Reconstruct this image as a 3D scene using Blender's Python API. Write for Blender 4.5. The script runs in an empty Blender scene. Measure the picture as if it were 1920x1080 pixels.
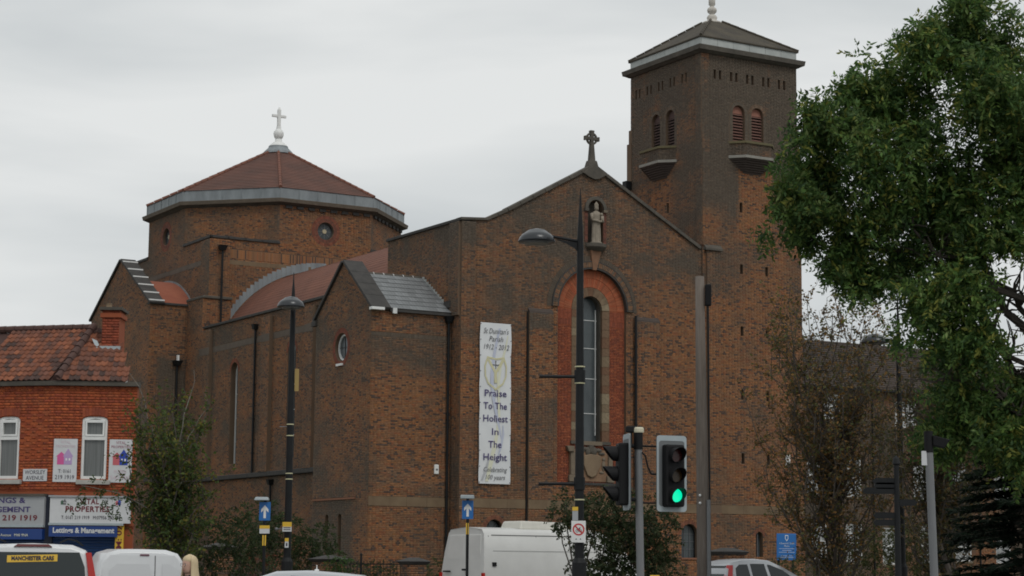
import bpy, math, random
import numpy as np
from mathutils import Vector, Matrix
from mathutils.geometry import tessellate_polygon
R = math.radians
random.seed(7); rng = np.random.default_rng(7)
SC = bpy.context.scene; COL = SC.collection

# ------------------------------------------------------------------ camera, sky, sun
cd = bpy.data.cameras.new('camera'); cam = bpy.data.objects.new('camera', cd); COL.objects.link(cam); SC.camera = cam
cd.sensor_width = 36; cd.lens = 3735 / 1920 * 36; cd.clip_end = 3000; cd.clip_start = .1
p_, r_ = R(7.977), R(.472)
fw = Vector((0, math.cos(p_), math.sin(p_))); up0 = Vector((0, -math.sin(p_), math.cos(p_))); rt0 = Vector((1, 0, 0))
rt = rt0 * math.cos(r_) + up0 * math.sin(r_); up = up0 * math.cos(r_) - rt0 * math.sin(r_)
m = Matrix((rt, up, -fw)).transposed().to_4x4(); m.translation = (0, 0, 1.6); cam.matrix_world = m

W = bpy.data.worlds.new('World'); SC.world = W; W.use_nodes = True
nt = W.node_tree; N = nt.nodes; L = nt.links; N.clear()
out = N.new('ShaderNodeOutputWorld'); bg = N.new('ShaderNodeBackground'); bg.inputs[1].default_value = .1
sky = N.new('ShaderNodeTexSky'); sky.sky_type = 'NISHITA'; sky.sun_disc = False
SUN_EL, SUN_AZ = R(52), R(150)
sky.sun_elevation = SUN_EL; sky.sun_rotation = SUN_AZ
tc = N.new('ShaderNodeTexCoord'); mp = N.new('ShaderNodeMapping'); mp.inputs['Scale'].default_value = (1, 1, 3.2)
ns = N.new('ShaderNodeTexNoise'); ns.inputs['Scale'].default_value = 2.3; ns.inputs['Detail'].default_value = 5; ns.inputs['Roughness'].default_value = .5
ns.inputs['Distortion'].default_value = .4
cr = N.new('ShaderNodeValToRGB'); cr.color_ramp.elements[0].position = .32; cr.color_ramp.elements[1].position = .62
cr.color_ramp.elements[0].color = (4.6, 5.0, 5.2, 1); cr.color_ramp.elements[1].color = (7.8, 7.95, 7.9, 1)
mx = N.new('ShaderNodeMixRGB'); mx.inputs[0].default_value = .97
L.new(tc.outputs['Generated'], mp.inputs[0]); L.new(mp.outputs[0], ns.inputs[0]); L.new(ns.outputs[0], cr.inputs[0])
L.new(sky.outputs[0], mx.inputs[1]); L.new(cr.outputs[0], mx.inputs[2]); L.new(mx.outputs[0], bg.inputs[0]); L.new(bg.outputs[0], out.inputs[0])

sd = bpy.data.lights.new('sun', 'SUN'); sd.energy = 1.0; sd.angle = R(22); sd.color = (1, .97, .92)
sun = bpy.data.objects.new('sun', sd); COL.objects.link(sun)
sv = Vector((math.sin(SUN_AZ) * math.cos(SUN_EL), math.cos(SUN_AZ) * math.cos(SUN_EL), math.sin(SUN_EL)))
sun.rotation_euler = sv.to_track_quat('Z', 'Y').to_euler()
SC.view_settings.view_transform = 'Standard'; SC.view_settings.look = 'None'; SC.view_settings.exposure = 0; SC.view_settings.gamma = 1
SC.view_settings.use_curve_mapping = False
SC.cycles.filter_width = 1.8; SC.cycles.max_bounces = 5; SC.cycles.diffuse_bounces = 3; SC.cycles.glossy_bounces = 3

# ------------------------------------------------------------------ materials
MATS = {}
def mat(name, c, rough=.8, c2=None, scale=6., amt=1., bump=0., bscale=40., metal=0., emit=None, es=1., stretch=(1, 1, 1), attr=None, objcol=False, spec=.5):
    if name in MATS: return MATS[name]
    m = bpy.data.materials.new(name); m.use_nodes = True; MATS[name] = m
    t = m.node_tree; b = t.nodes['Principled BSDF']; n = t.nodes.new; l = t.links.new
    b.inputs['Roughness'].default_value = rough; b.inputs['Metallic'].default_value = metal; b.inputs['Specular IOR Level'].default_value = spec
    b.inputs['Base Color'].default_value = (*c, 1)
    tcn = n('ShaderNodeTexCoord'); mpn = n('ShaderNodeMapping'); mpn.inputs['Scale'].default_value = stretch
    l(tcn.outputs['Object'], mpn.inputs[0])
    src = None
    if attr:
        a = n('ShaderNodeAttribute'); a.attribute_name = attr; src = a.outputs['Color']
    if objcol:
        a = n('ShaderNodeObjectInfo'); src = a.outputs['Color']
    if src is None and c2 is not None:
        no = n('ShaderNodeTexNoise'); no.inputs['Scale'].default_value = scale; no.inputs['Detail'].default_value = 6; no.inputs['Roughness'].default_value = .62
        l(mpn.outputs[0], no.inputs[0])
        rp = n('ShaderNodeValToRGB'); rp.color_ramp.elements[0].position = .5 - .28 * amt; rp.color_ramp.elements[1].position = .5 + .28 * amt
        rp.color_ramp.elements[0].color = (*c, 1); rp.color_ramp.elements[1].color = (*c2, 1)
        l(no.outputs[0], rp.inputs[0]); src = rp.outputs[0]
    if src is not None:
        if attr or objcol:
            no = n('ShaderNodeTexNoise'); no.inputs['Scale'].default_value = scale; no.inputs['Detail'].default_value = 4
            l(mpn.outputs[0], no.inputs[0])
            mr = n('ShaderNodeMapRange'); mr.inputs[1].default_value = .3; mr.inputs[2].default_value = .7; mr.inputs[3].default_value = 1 - .25 * amt; mr.inputs[4].default_value = 1 + .2 * amt
            l(no.outputs[0], mr.inputs[0])
            vm = n('ShaderNodeVectorMath'); vm.operation = 'SCALE'; l(src, vm.inputs[0]); l(mr.outputs[0], vm.inputs['Scale']); src = vm.outputs[0]
        l(src, b.inputs['Base Color'])
    if bump:
        nb = n('ShaderNodeTexNoise'); nb.inputs['Scale'].default_value = bscale; nb.inputs['Detail'].default_value = 5; l(mpn.outputs[0], nb.inputs[0])
        bu = n('ShaderNodeBump'); bu.inputs['Strength'].default_value = bump; bu.inputs['Distance'].default_value = .02
        l(nb.outputs[0], bu.inputs['Height']); l(bu.outputs[0], b.inputs['Normal'])
    if emit:
        b.inputs['Emission Color'].default_value = (*emit, 1); b.inputs['Emission Strength'].default_value = es
    return m
M_brick = mat('brick_clay', (.2, .1, .05), .9, attr='col', scale=9, bump=.3)
M_brick1 = mat('brick_clay_single', (.2, .1, .05), .9, objcol=True, scale=9, bump=.3)
M_mortar = mat('mortar', (.115, .076, .05), .95, (.15, .102, .066), 1.2, bump=.3)
M_mortarR = mat('mortar_red', (.27, .065, .026), .95, (.31, .09, .038), 2, bump=.2)
M_stone = mat('sandstone', (.13, .105, .078), .9, (.21, .165, .115), 2.5, bump=.4, bscale=14)
M_stoneD = mat('sooty_sandstone', (.05, .045, .038), .9, (.12, .105, .085), 2.2, bump=.4, bscale=14)
M_stoneL = mat('pale_stone', (.16, .11, .07), .9, (.26, .19, .12), 1.8, bump=.3)
M_coping = mat('dark_coping', (.03, .029, .028), .85, (.065, .06, .055), 3, bump=.3)
M_lead = mat('lead_sheet', (.13, .145, .155), .55, (.27, .3, .315), 1.6, bump=.15, bscale=8, stretch=(1, 1, .35))
M_leadL = mat('pale_lead_sheet', (.3, .32, .31), .55, (.46, .48, .46), 1.6, bump=.15, bscale=8)
M_white = mat('white_paint', (.68, .69, .68), .5, (.8, .8, .78), 5)
M_whited = mat('weathered_white_paint', (.5, .51, .5), .6, (.75, .76, .75), 6)
M_clay = mat('red_clay_roof', (.12, .05, .035), .85, (.22, .088, .055), .7, bump=.5, bscale=18, stretch=(1, 1, 1))
M_clay2 = mat('orange_clay_roof', (.24, .07, .04), .85, (.3, .1, .055), 2.2, bump=.4, bscale=18)
M_darkroof = mat('mossy_dark_roof', (.028, .024, .02), .9, (.085, .07, .046), 1.0, bump=.9, bscale=9)
M_slate = mat('grey_slate', (.11, .12, .125), .6, objcol=True, scale=3, bump=.2)
M_tile = mat('pantile_clay', (.2, .1, .05), .85, objcol=True, scale=6, bump=.4, bscale=20)
M_black = mat('black_painted_iron', (.009, .010, .011), .55, (.017, .018, .019), 4, spec=.22)
M_blackm = mat('matt_black_plastic', (.009, .009, .01), .7, spec=.25)
M_grey = mat('grey_painted_steel', (.14, .145, .15), .5, (.19, .195, .2), 8, stretch=(1, 1, .2))
M_greyL = mat('pale_grey_border', (.33, .38, .4), .5, (.4, .45, .47), 4)
M_glass = mat('dark_leaded_glass', (.045, .055, .06), .22, (.085, .1, .105), 2.2, stretch=(1, 1, .6))  # paler mottling puts a reflection into the glass colour
M_glassC = mat('vehicle_glass', (.02, .027, .028), .08)
M_glassW = mat('window_glass', (.03, .035, .038), .06)
M_wood = mat('weathered_pole_wood', (.11, .088, .072), .9, (.21, .18, .155), 5, bump=.5, bscale=20, stretch=(6, 6, .35))
M_blue = mat('blue_sign_paint', (.015, .14, .42), .45)
M_blue2 = mat('navy_sign_paint', (.01, .045, .2), .45)
M_shutter = mat('blue_roller_shutter', (.008, .04, .13), .5)
M_yellow = mat('yellow_sign_paint', (.72, .45, .04), .5)
M_red = mat('red_print', (.5, .03, .03), .5)
M_maroon = mat('maroon_print', (.16, .02, .03), .6)
M_ink = mat('dark_print', (.035, .03, .05), .6)
M_purple = mat('purple_print', (.07, .055, .16), .7)
M_inkf = mat('grey_print', (.14, .14, .15), .7)
M_pinkf = mat('faded_pink_print', (.62, .5, .55), .7)
M_cloth = mat('banner_cloth', (.64, .66, .68), .8, (.73, .74, .75), 1.5)
M_gold = mat('faded_gold_print', (.6, .57, .36), .8)
M_bluef = mat('faded_blue_print', (.5, .53, .64), .8)
M_yelf = mat('faded_yellow_print', (.68, .68, .54), .8)
M_signw = mat('white_sign_board', (.55, .56, .57), .6, (.66, .67, .68), 3)
M_signg = mat('grey_sign_board', (.33, .345, .36), .6, (.4, .41, .42), 3)
M_orange = mat('red_engineering_brick', (.3, .08, .03), .9, objcol=True, scale=9)
M_brickd = mat('sooty_corbel_brick', (.045, .035, .03), .9, (.08, .06, .05), 9, bump=.3)
M_terr = mat('terracotta', (.2, .085, .045), .85, (.27, .12, .07), 4)

# ------------------------------------------------------------------ helpers
def tag(o, label=None, cat=None, group=None, kind=None):
    if label: o['label'] = label
    if cat: o['category'] = cat
    if group: o['group'] = group
    if kind: o['kind'] = kind
    return o
def empty(name, loc, rz=0, label=None, cat=None, group=None, parent=None):
    o = bpy.data.objects.new(name, None); COL.objects.link(o); o.location = loc; o.rotation_euler = (0, 0, rz); o.parent = parent
    o.empty_display_size = .1
    return tag(o, label, cat, group)
class Fr:                                     # a vertical working plane: origin, direction along, outward normal
    def __init__(s, O, X, Nn): s.O = Vector(O); s.X = Vector(X).normalized(); s.N = Vector(Nn).normalized(); s.Z = Vector((0, 0, 1))
    def p(s, x, z, n=0): return s.O + s.X * x + s.Z * z + s.N * n
class MB:
    def __init__(s): s.v = []; s.f = []
    def add(s, vs, fs):
        b = len(s.v); s.v += [tuple(v) for v in vs]; s.f += [tuple(b + i for i in f) for f in fs]; return s
    def hexa(s, P):                            # 8 points: bottom 4, top 4
        return s.add(P, [(0, 3, 2, 1), (4, 5, 6, 7), (0, 1, 5, 4), (1, 2, 6, 5), (2, 3, 7, 6), (3, 0, 4, 7)])
    def box(s, x0, x1, y0, y1, z0, z1): return s.hexa([(x0, y0, z0), (x1, y0, z0), (x1, y1, z0), (x0, y1, z0), (x0, y0, z1), (x1, y0, z1), (x1, y1, z1), (x0, y1, z1)])
    def fbox(s, fr, x0, x1, z0, z1, n0, n1): return s.hexa([fr.p(x0, z0, n1), fr.p(x1, z0, n1), fr.p(x1, z0, n0), fr.p(x0, z0, n0), fr.p(x0, z1, n1), fr.p(x1, z1, n1), fr.p(x1, z1, n0), fr.p(x0, z1, n0)])
    def fprism(s, fr, poly, n0, n1):
        k = len(poly); vs = [fr.p(x, z, n0) for x, z in poly] + [fr.p(x, z, n1) for x, z in poly]
        return s.add(vs, [tuple(range(k - 1, -1, -1)), tuple(range(k, 2 * k))] + [(i, (i + 1) % k, (i + 1) % k + k, i + k) for i in range(k)])
    def fring(s, fr, A, B, n0, n1, closed=False):   # band between two polylines
        k = len(A); vs = [fr.p(x, z, n0) for x, z in A] + [fr.p(x, z, n0) for x, z in B] + [fr.p(x, z, n1) for x, z in A] + [fr.p(x, z, n1) for x, z in B]
        fs = []; rg = range(k) if closed else range(k - 1)
        for i in rg:
            j = (i + 1) % k
            fs += [(2 * k + i, 2 * k + j, 3 * k + j, 3 * k + i), (i, k + i, k + j, j), (i, j, 2 * k + j, 2 * k + i), (k + i, 3 * k + i, 3 * k + j, k + j)]
        if not closed:
            for i in (0, k - 1): fs.append((i, k + i, 3 * k + i, 2 * k + i))
        return s.add(vs, fs)
    def cyl(s, p0, p1, r0, r1=None, n=12, caps=True):
        r1 = r0 if r1 is None else r1; p0 = Vector(p0); p1 = Vector(p1); d = (p1 - p0).normalized()
        a = d.orthogonal().normalized(); b = d.cross(a); vs = []
        for p, r in ((p0, r0), (p1, r1)):
            for i in range(n):
                t = 2 * math.pi * i / n; vs.append(p + (a * math.cos(t) + b * math.sin(t)) * r)
        fs = [(i, (i + 1) % n, (i + 1) % n + n, i + n) for i in range(n)]
        if caps: fs += [tuple(range(n - 1, -1, -1)), tuple(range(n, 2 * n))]
        return s.add(vs, fs)
    def tube(s, pts, r, n=8):
        for a, b in zip(pts, pts[1:]): s.cyl(a, b, r, r, n)
        return s
    def lathe(s, c, prof, n=20, sx=1, sy=1):    # prof: (radius, z)
        c = Vector(c); vs = []
        for r, z in prof:
            for i in range(n):
                t = 2 * math.pi * i / n; vs.append(c + Vector((r * math.cos(t) * sx, r * math.sin(t) * sy, z)))
        fs = []
        for k in range(len(prof) - 1):
            for i in range(n): fs.append((k * n + i, k * n + (i + 1) % n, (k + 1) * n + (i + 1) % n, (k + 1) * n + i))
        fs += [tuple(range(n - 1, -1, -1)), tuple(range((len(prof) - 1) * n, len(prof) * n))]
        return s.add(vs, fs)
    def sphere(s, c, r, n=14, sc=(1, 1, 1)):
        pr = [(max(1e-4, r * math.sin(math.pi * k / 8)), -r * math.cos(math.pi * k / 8)) for k in range(9)]
        b = len(s.v); s.lathe((0, 0, 0), pr, n)
        s.v[b:] = [(c[0] + x * sc[0], c[1] + y * sc[1], c[2] + z * sc[2]) for x, y, z in s.v[b:]]
        return s
    def build(s, name, m, parent=None, bevel=0, smooth=False, kind=None, subsurf=0, seg=2):
        me = bpy.data.meshes.new(name); me.from_pydata(s.v, [], s.f)
        if m: me.materials.append(m)
        o = bpy.data.objects.new(name, me); COL.objects.link(o); o.parent = parent
        if smooth:
            for p in me.polygons: p.use_smooth = True
        if bevel:
            md = o.modifiers.new('bevel', 'BEVEL'); md.width = bevel; md.segments = seg; md.limit_method = 'ANGLE'; md.angle_limit = R(35)
        if subsurf:
            md = o.modifiers.new('sub', 'SUBSURF'); md.levels = subsurf; md.render_levels = subsurf
        if kind: o['kind'] = kind
        return o
def inst(src, name, parent=None, color=None, mw=None):
    o = bpy.data.objects.new(name, src); COL.objects.link(o); o.parent = parent
    if color is not None: o.color = (*color, 1)
    if mw is not None: o.matrix_basis = mw
    return o
def unitbox(name, mt):
    me = bpy.data.meshes.new(name); v = [(x, y, z) for z in (-.5, .5) for y in (-.5, .5) for x in (-.5, .5)]
    me.from_pydata(v, [], [(0, 1, 3, 2), (4, 6, 7, 5), (0, 4, 5, 1), (2, 3, 7, 6), (0, 2, 6, 4), (1, 5, 7, 3)]); me.materials.append(mt); return me
UB = unitbox('brick_unit', M_brick1); UT = unitbox('slate_unit', M_slate)
def fmat(fr, x, z, n, sx, sz, sn, rot=0):      # matrix for a unit box in a frame: x->X, y->-N, z->Z (rot in plane)
    c, s_ = math.cos(rot), math.sin(rot)
    X = fr.X * c + fr.Z * s_; Z = fr.Z * c - fr.X * s_
    mm = Matrix((X * sx, fr.N * -sn, Z * sz)).transposed().to_4x4(); mm.translation = fr.p(x, z, n); return mm
def arch(cx, half, z0, zs, n=14):              # outline up the left jamb, round and down
    return [(cx - half, z0)] + [(cx - half * math.cos(math.pi * k / n), zs + half * math.sin(math.pi * k / n)) for k in range(n + 1)] + [(cx + half, z0)]
def circle(cx, cz, r, n=28): return [(cx + r * math.cos(2 * math.pi * k / n), cz + r * math.sin(2 * math.pi * k / n)) for k in range(n)]
def rect(x0, x1, z0, z1): return [(x0, z0), (x1, z0), (x1, z1), (x0, z1)]
# value noise
_tab = rng.random((64, 64))
def vn(x, y):
    xi, yi = math.floor(x), math.floor(y); fx, fy = x - xi, y - yi; fx = fx * fx * (3 - 2 * fx); fy = fy * fy * (3 - 2 * fy)
    a = _tab[xi % 64, yi % 64]; b = _tab[(xi + 1) % 64, yi % 64]; c = _tab[xi % 64, (yi + 1) % 64]; d = _tab[(xi + 1) % 64, (yi + 1) % 64]
    return (a * (1 - fx) + b * fx) * (1 - fy) + (c * (1 - fx) + d * fx) * fy
def fbm(x, y): return .5 * vn(x, y) + .3 * vn(x * 2.1 + 7, y * 2.1 + 3) + .2 * vn(x * 4.3 + 1, y * 4.3 + 9)
def sst(a, b, t): t = max(0, min(1, (t - a) / (b - a))); return t * t * (3 - 2 * t)
PAL = [(.3, .13, .052), (.265, .13, .06), (.26, .1, .044), (.235, .112, .055), (.25, .127, .064)]
DARK = (.09, .058, .044); DARK_TONE = (.1, .08, .06)
def church_col(darkening):  # soot on the fronts and tower; side walls simply darker overall
    def f(x, z):
        s = darkening(x, z); r = random.random()
        q = fbm(x * 1.1 + 31, z * 1.7)
        pd = .07 + .14 * sst(.42, .68, fbm(x * .8 + 5, z * 2.2 + 11)) + .1 * s
        if r < pd: c = DARK
        else: c = PAL[random.randrange(5)]
        lo = fbm(x * .33 + 50, z * .45 + 17); stk = fbm(x * 3.3 + 9, z * .22 + 40)
        s2 = max(0, min(.97, s + (q - .5) * .9 + (lo - .5) * 1.5 + (stk - .5) * .55 * (.3 + s) + random.uniform(-.08, .08)))
        g = random.uniform(.88, 1.14)
        return tuple((a * (1 - s2) + b * s2) * g for a, b in zip(c, DARK_TONE))
    return f
def red_col(base=((.34, .075, .03), (.29, .062, .026), (.38, .1, .04), (.25, .06, .03))):
    def f(x, z):
        c = base[random.randrange(len(base))]; g = random.uniform(.88, 1.12); return tuple(a * g for a in c)
    return f
def scan(polys, z):
    xs = []
    for P in polys:
        k = len(P)
        for i in range(k):
            (x0, z0), (x1, z1) = P[i], P[(i + 1) % k]
            if (z0 <= z < z1) or (z1 <= z < z0): xs.append(x0 + (z - z0) / (z1 - z0) * (x1 - x0))
    xs.sort(); return list(zip(xs[::2], xs[1::2]))
def brickwork(fr, polys, colf, parent, z0, z1, n=0., singles=None, h=.075, j=.010, name='brickwork', proud=.008):
    """lay Flemish-bond bricks, each a box of its own, over the region (even-odd) of a wall"""
    V = []; C = []; cnt = 0
    zz = math.floor(z0 / h) * h
    row = int(round(zz / h))
    while zz < z1 - .02:
        a0 = max(zz + j / 2, z0); a1 = min(zz + h - j / 2, z1)
        if a1 - a0 > .02:
            for (xa, xb) in scan(polys, (a0 + a1) / 2):
                per = .3375; x = math.floor(xa / per) * per + (.169 if row % 2 else 0) - per
                st = True
                while x < xb:
                    w = .225 if st else .1125
                    b0 = max(x + j / 2, xa + .002); b1 = min(x + w - j / 2, xb - .002)
                    if b1 - b0 > .03:
                        c = colf((b0 + b1) / 2, zz); pr = proud + random.uniform(-.003, .004)
                        if singles and cnt < singles[0] and b1 - b0 > .18 and singles[1](b0, zz):
                            inst(UB, 'brick', parent, c, fmat(fr, (b0 + b1) / 2, (a0 + a1) / 2, n + pr / 2 - .01, b1 - b0, a1 - a0, pr + .02)); cnt += 1
                        else:
                            V.append((b0, b1, a0, a1, n + pr)); C.append(c)
                    x += w; st = not st
        zz += h; row += 1
    if not V: return None
    A = np.array(V); k = len(A); O = np.array(fr.O); X = np.array(fr.X); Nn = np.array(fr.N); Zv = np.array((0, 0, 1.))
    cor = [(0, 2, n - .004), (1, 2, n - .004), (1, 3, n - .004), (0, 3, n - .004), (0, 2, None), (1, 2, None), (1, 3, None), (0, 3, None)]
    P = np.zeros((k, 8, 3))
    for i, (a, b, c) in enumerate(cor):
        nn = A[:, 4] if c is None else np.full(k, c)
        P[:, i] = O + A[:, a:a + 1] * X + A[:, b:b + 1] * Zv + nn[:, None] * Nn
    F0 = np.array([(4, 5, 6, 7), (0, 1, 5, 4), (1, 2, 6, 5), (2, 3, 7, 6), (3, 0, 4, 7)])
    Fa = (F0[None] + 8 * np.arange(k)[:, None, None]).reshape(-1)
    me = bpy.data.meshes.new(name); me.vertices.add(8 * k); me.vertices.foreach_set('co', P.reshape(-1))
    me.loops.add(len(Fa)); me.loops.foreach_set('vertex_index', Fa.astype(np.int32))
    me.polygons.add(5 * k); me.polygons.foreach_set('loop_start', np.arange(0, 20 * k, 4, dtype=np.int32))
    at = me.color_attributes.new('col', 'FLOAT_COLOR', 'POINT'); cc = np.ones((k, 8, 4)); cc[:, :, :3] = np.array(C)[:, None, :]
    at.data.foreach_set('color', cc.reshape(-1)); me.update(calc_edges=True); me.materials.append(M_brick)
    o = bpy.data.objects.new(name, me); COL.objects.link(o); o.parent = parent; o['kind'] = 'stuff'; return o
def wall(name, root, fr, outline, holes=(), n=0., t=.35, rev=.3, mt=None):
    """solid wall plate with real openings and reveals"""
    mb = MB(); loops = [outline] + list(holes)
    vs = [Vector((x, z, 0)) for Lp in loops for x, z in Lp]
    tris = tessellate_polygon([[Vector((x, z, 0)) for x, z in Lp] for Lp in loops])
    mb.add([fr.p(v.x, v.y, n) for v in vs], [tuple(q) for q in tris])
    for Lp, d in [(outline, t)] + [(h, rev) for h in holes]:
        k = len(Lp); mb.add([fr.p(x, z, n) for x, z in Lp] + [fr.p(x, z, n - d) for x, z in Lp], [(i, (i + 1) % k, (i + 1) % k + k, i + k) for i in range(k)])
    mb.add([fr.p(x, z, n - t) for x, z in outline], [tuple(range(len(outline)))]) if not holes else None
    return mb.build(name, mt or M_mortar, root)
def voussoirs(fr, parent, cx, cz, r0, r1, a0, a1, cnt, cols, n0, n1, name='brick', gap=.86):
    for i in range(cnt):
        a = a0 + (a1 - a0) * (i + .5) / cnt; rm = (r0 + r1) / 2
        w = abs(a1 - a0) * rm / cnt * gap
        inst(UB, name, parent, cols(cx, cz), fmat(fr, cx + rm * math.cos(a), cz + rm * math.sin(a), (n0 + n1) / 2, w, (r1 - r0) * .96, n1 - n0, a - math.pi / 2))
TEXTS = []
def text(fr, s, x, z, size, m, parent, n=.004, width=None, align='CENTER', shear=0, name='lettering', spacing=1., weight=0., rot=0):
    c = bpy.data.curves.new(name, 'FONT'); c.body = s; c.size = size; c.align_x = align; c.align_y = 'CENTER'; c.extrude = .0015; c.shear = shear; c.space_character = spacing; c.offset = weight
    c.resolution_u = 2
    c.materials.append(m); o = bpy.data.objects.new(name, c); COL.objects.link(o); o.parent = parent
    X = fr.X * math.cos(rot) + fr.Z * math.sin(rot); Y = fr.Z * math.cos(rot) - fr.X * math.sin(rot)
    mm = Matrix((X, Y, fr.N)).transposed().to_4x4(); mm.translation = fr.p(x, z, n); o.matrix_basis = mm
    if width: TEXTS.append((o, width))
    return o
def bars(fr, xs, zs, x0, x1, z0, z1, r, n): # glazing bars
    mb = MB()
    for x in xs: mb.fbox(fr, x - r, x + r, z0, z1, n - .012, n + .012)
    for z in zs: mb.fbox(fr, x0, x1, z - r, z + r, n - .009, n + .009)
    return mb

# ------------------------------------------------------------------ ground
g = MB(); g.add([(-600, -60, 0), (600, -60, 0), (600, 1500, 0), (-600, 1500, 0)], [(0, 1, 2, 3)]); tag(g.build('ground', mat('earth_and_grass', (.05, .06, .025), .95, (.08, .075, .045), .3)), kind='structure')
g = MB(); g.add([(-300, 4, .004), (300, 4, .004), (300, 66, .004), (-300, 66, .004)], [(0, 1, 2, 3)]); tag(g.build('road', mat('asphalt', (.045, .045, .047), .9, (.065, .065, .067), 8, bump=.3, bscale=60)), kind='structure')
M_pave = mat('paving', (.19, .18, .17), .9, (.26, .25, .235), 4, bump=.2)
def island(name, x0, x1, y0, y1, h=.12):
    b = MB(); b.box(x0 + .12, x1 - .12, y0 + .12, y1 - .12, 0, h); o = b.build(name, M_pave); tag(o, kind='structure')
    k = MB(); k.box(x0, x1, y0, y0 + .12, 0, h + .005); k.box(x0, x1, y1 - .12, y1, 0, h + .005); k.box(x0, x0 + .12, y0 + .12, y1 - .12, 0, h + .005); k.box(x1 - .12, x1, y0 + .12, y1 - .12, 0, h + .005)
    k.build('kerb', mat('kerb_stone', (.25, .24, .23), .85, (.32, .31, .3), 5), o); return o
island('pavement', -30, 30, -6, 4); island('pavement', .6, 9, 26.8, 31.2); island('pavement', 2.2, 30, 34, 37.5)
island('pavement', .2, 2.8, 41.4, 42.9); island('pavement', 3.2, 30, 45.5, 64.8, .1); island('pavement', -30, -2.6, 47, 66, .1); island('pavement', -1.8, 1.0, 49.4, 50.4)
mk = MB()
for i in range(40): mk.box(-60 + i * 3, -58.5 + i * 3, 22, 22.1, .008, .0085)
tag(mk.build('road_markings', mat('road_paint', (.6, .6, .58), .8)), kind='structure')

# ------------------------------------------------------------------ the church (local axes: u along the front, w into depth)
YAW = R(30.67)
CH = empty('church', (-6.09, 85.82, 0), YAW, 'large brown brick church with square bell tower, gabled front and octagonal domed roof', 'church')
def FF(w): return Fr((0, w, 0), (1, 0, 0), (0, -1, 0))       # faces the street; x = u
def FS(u): return Fr((u, 0, 0), (0, 1, 0), (-1, 0, 0))       # faces left; x = w
FA, FM, FT = FF(0), FF(-.8), FF(-.9)
SA = FS(0)

# --- porch block
soA = lambda x, z: .12 + .55 * sst(9.6, 10.3, z) * (1 - sst(11.5, 11.7, z)) + .15 * sst(9, 12, z) - .1 * sst(8, 2, z)
w_ = wall('porch_front_wall', CH, FA, rect(0, 3.97, 0, 12.75))
brickwork(FA, [rect(0, 3.97, 0, 4.17), rect(0, 3.97, 4.58, 11.5), rect(0, 3.97, 11.68, 12.75)], church_col(soA), w_, 0, 12.75, singles=(120, lambda x, z: 5 < z < 8 and x > .4))
for k in range(48):
    if k * .081 + .08 > 3.95: break
    inst(UB, 'brick', w_, church_col(lambda x, z: .8)(0, 0), fmat(FA, .045 + k * .081, 11.59, .006, .068, .17, .02))
def stone_band(fr, x0, x1, z0, z1, parent, m=None, step=.9, nn=.02):
    x = x0; i = 0
    while x < x1 - .05:
        xe = min(x1, x + step * random.uniform(.8, 1.2)); b = MB(); b.fbox(fr, x + .004, xe - .004, z0, z1, -.05, nn + random.uniform(-.003, .003)); b.build('band_stone', m or M_bandst, parent); x = xe; i += 1
M_bandst = mat('weathered_band_stone', (.13, .085, .05), .9, (.21, .15, .09), 1.6, bump=.3)
M_bandst2 = mat('dark_band_stone', (.09, .07, .055), .9, (.14, .11, .085), 2, bump=.3)  # darker band stone for the side walls
stone_band(FA, 0, 3.97, 4.17, 4.58, w_)
GA = [(0, 0), (5.6, 0), (5.6, 12.75), (2.8, 15.05), (0, 12.75)]
oc = circle(2.93, 11.25, .63)
bl = [arch(3.35 + .62 + .1, .17, 0.9, 3.7, 8), arch(2.75, .17, .9, 3.7, 8)]
s_ = wall('porch_gable_wall', CH, SA, GA, [oc] + bl, rev=.28)
soS = lambda x, z: .38 + .15 * sst(8, 14, z) + .15 * sst(1.2, .2, x) * sst(5, 9, z) + .3 * sst(4.5, 4.3, z) * sst(1.2, 1.6, x)  # side wall darker overall, more so below the string course
brickwork(SA, [GA, circle(2.93, 11.25, .9), rect(1.2, 5.55, 4.48, 4.56)] + bl, church_col(soS), s_, 0, 15.1)
b = MB(); b.fbox(SA, 1.2, 5.55, 4.48, 4.56, -.02, .06); b.build('string_course', M_terr, s_)
voussoirs(SA, s_, 2.93, 11.25, .64, .88, 0, 2 * math.pi, 48, red_col(((.2, .055, .03), (.16, .05, .03))), -.1, .012)
fm = MB(); fm.fring(SA, circle(2.93, 11.25, .6), circle(2.93, 11.25, .52), -.22, -.14, True); fm.box(-.05, 0, 2.2, 3.2, 10.45, 10.5) if False else None
of = fm.build('round_window', M_white, CH)
MB().fprism(SA, circle(2.93, 11.25, .56), -.22, -.2).build('pane', M_glass, of)
bars(SA, (2.93,), (11.25,), 2.4, 3.46, 10.72, 11.78, .012, -.19).build('glazing_bar', M_black, of)
MB().fbox(SA, 2.7, 3.3, 10.42, 10.52, -.15, .09).build('sill', M_white, of)
for q in (4.07, 2.75):
    f2 = MB().fprism(SA, arch(q, .17, .9, 3.7, 8), -.27, -.2).build('blind_niche', M_mortar, CH)
    MB().fbox(SA, q - .15, q - .11, .95, 3.7, -.19, -.02).build('edge_stone', M_stone, f2)
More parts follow.
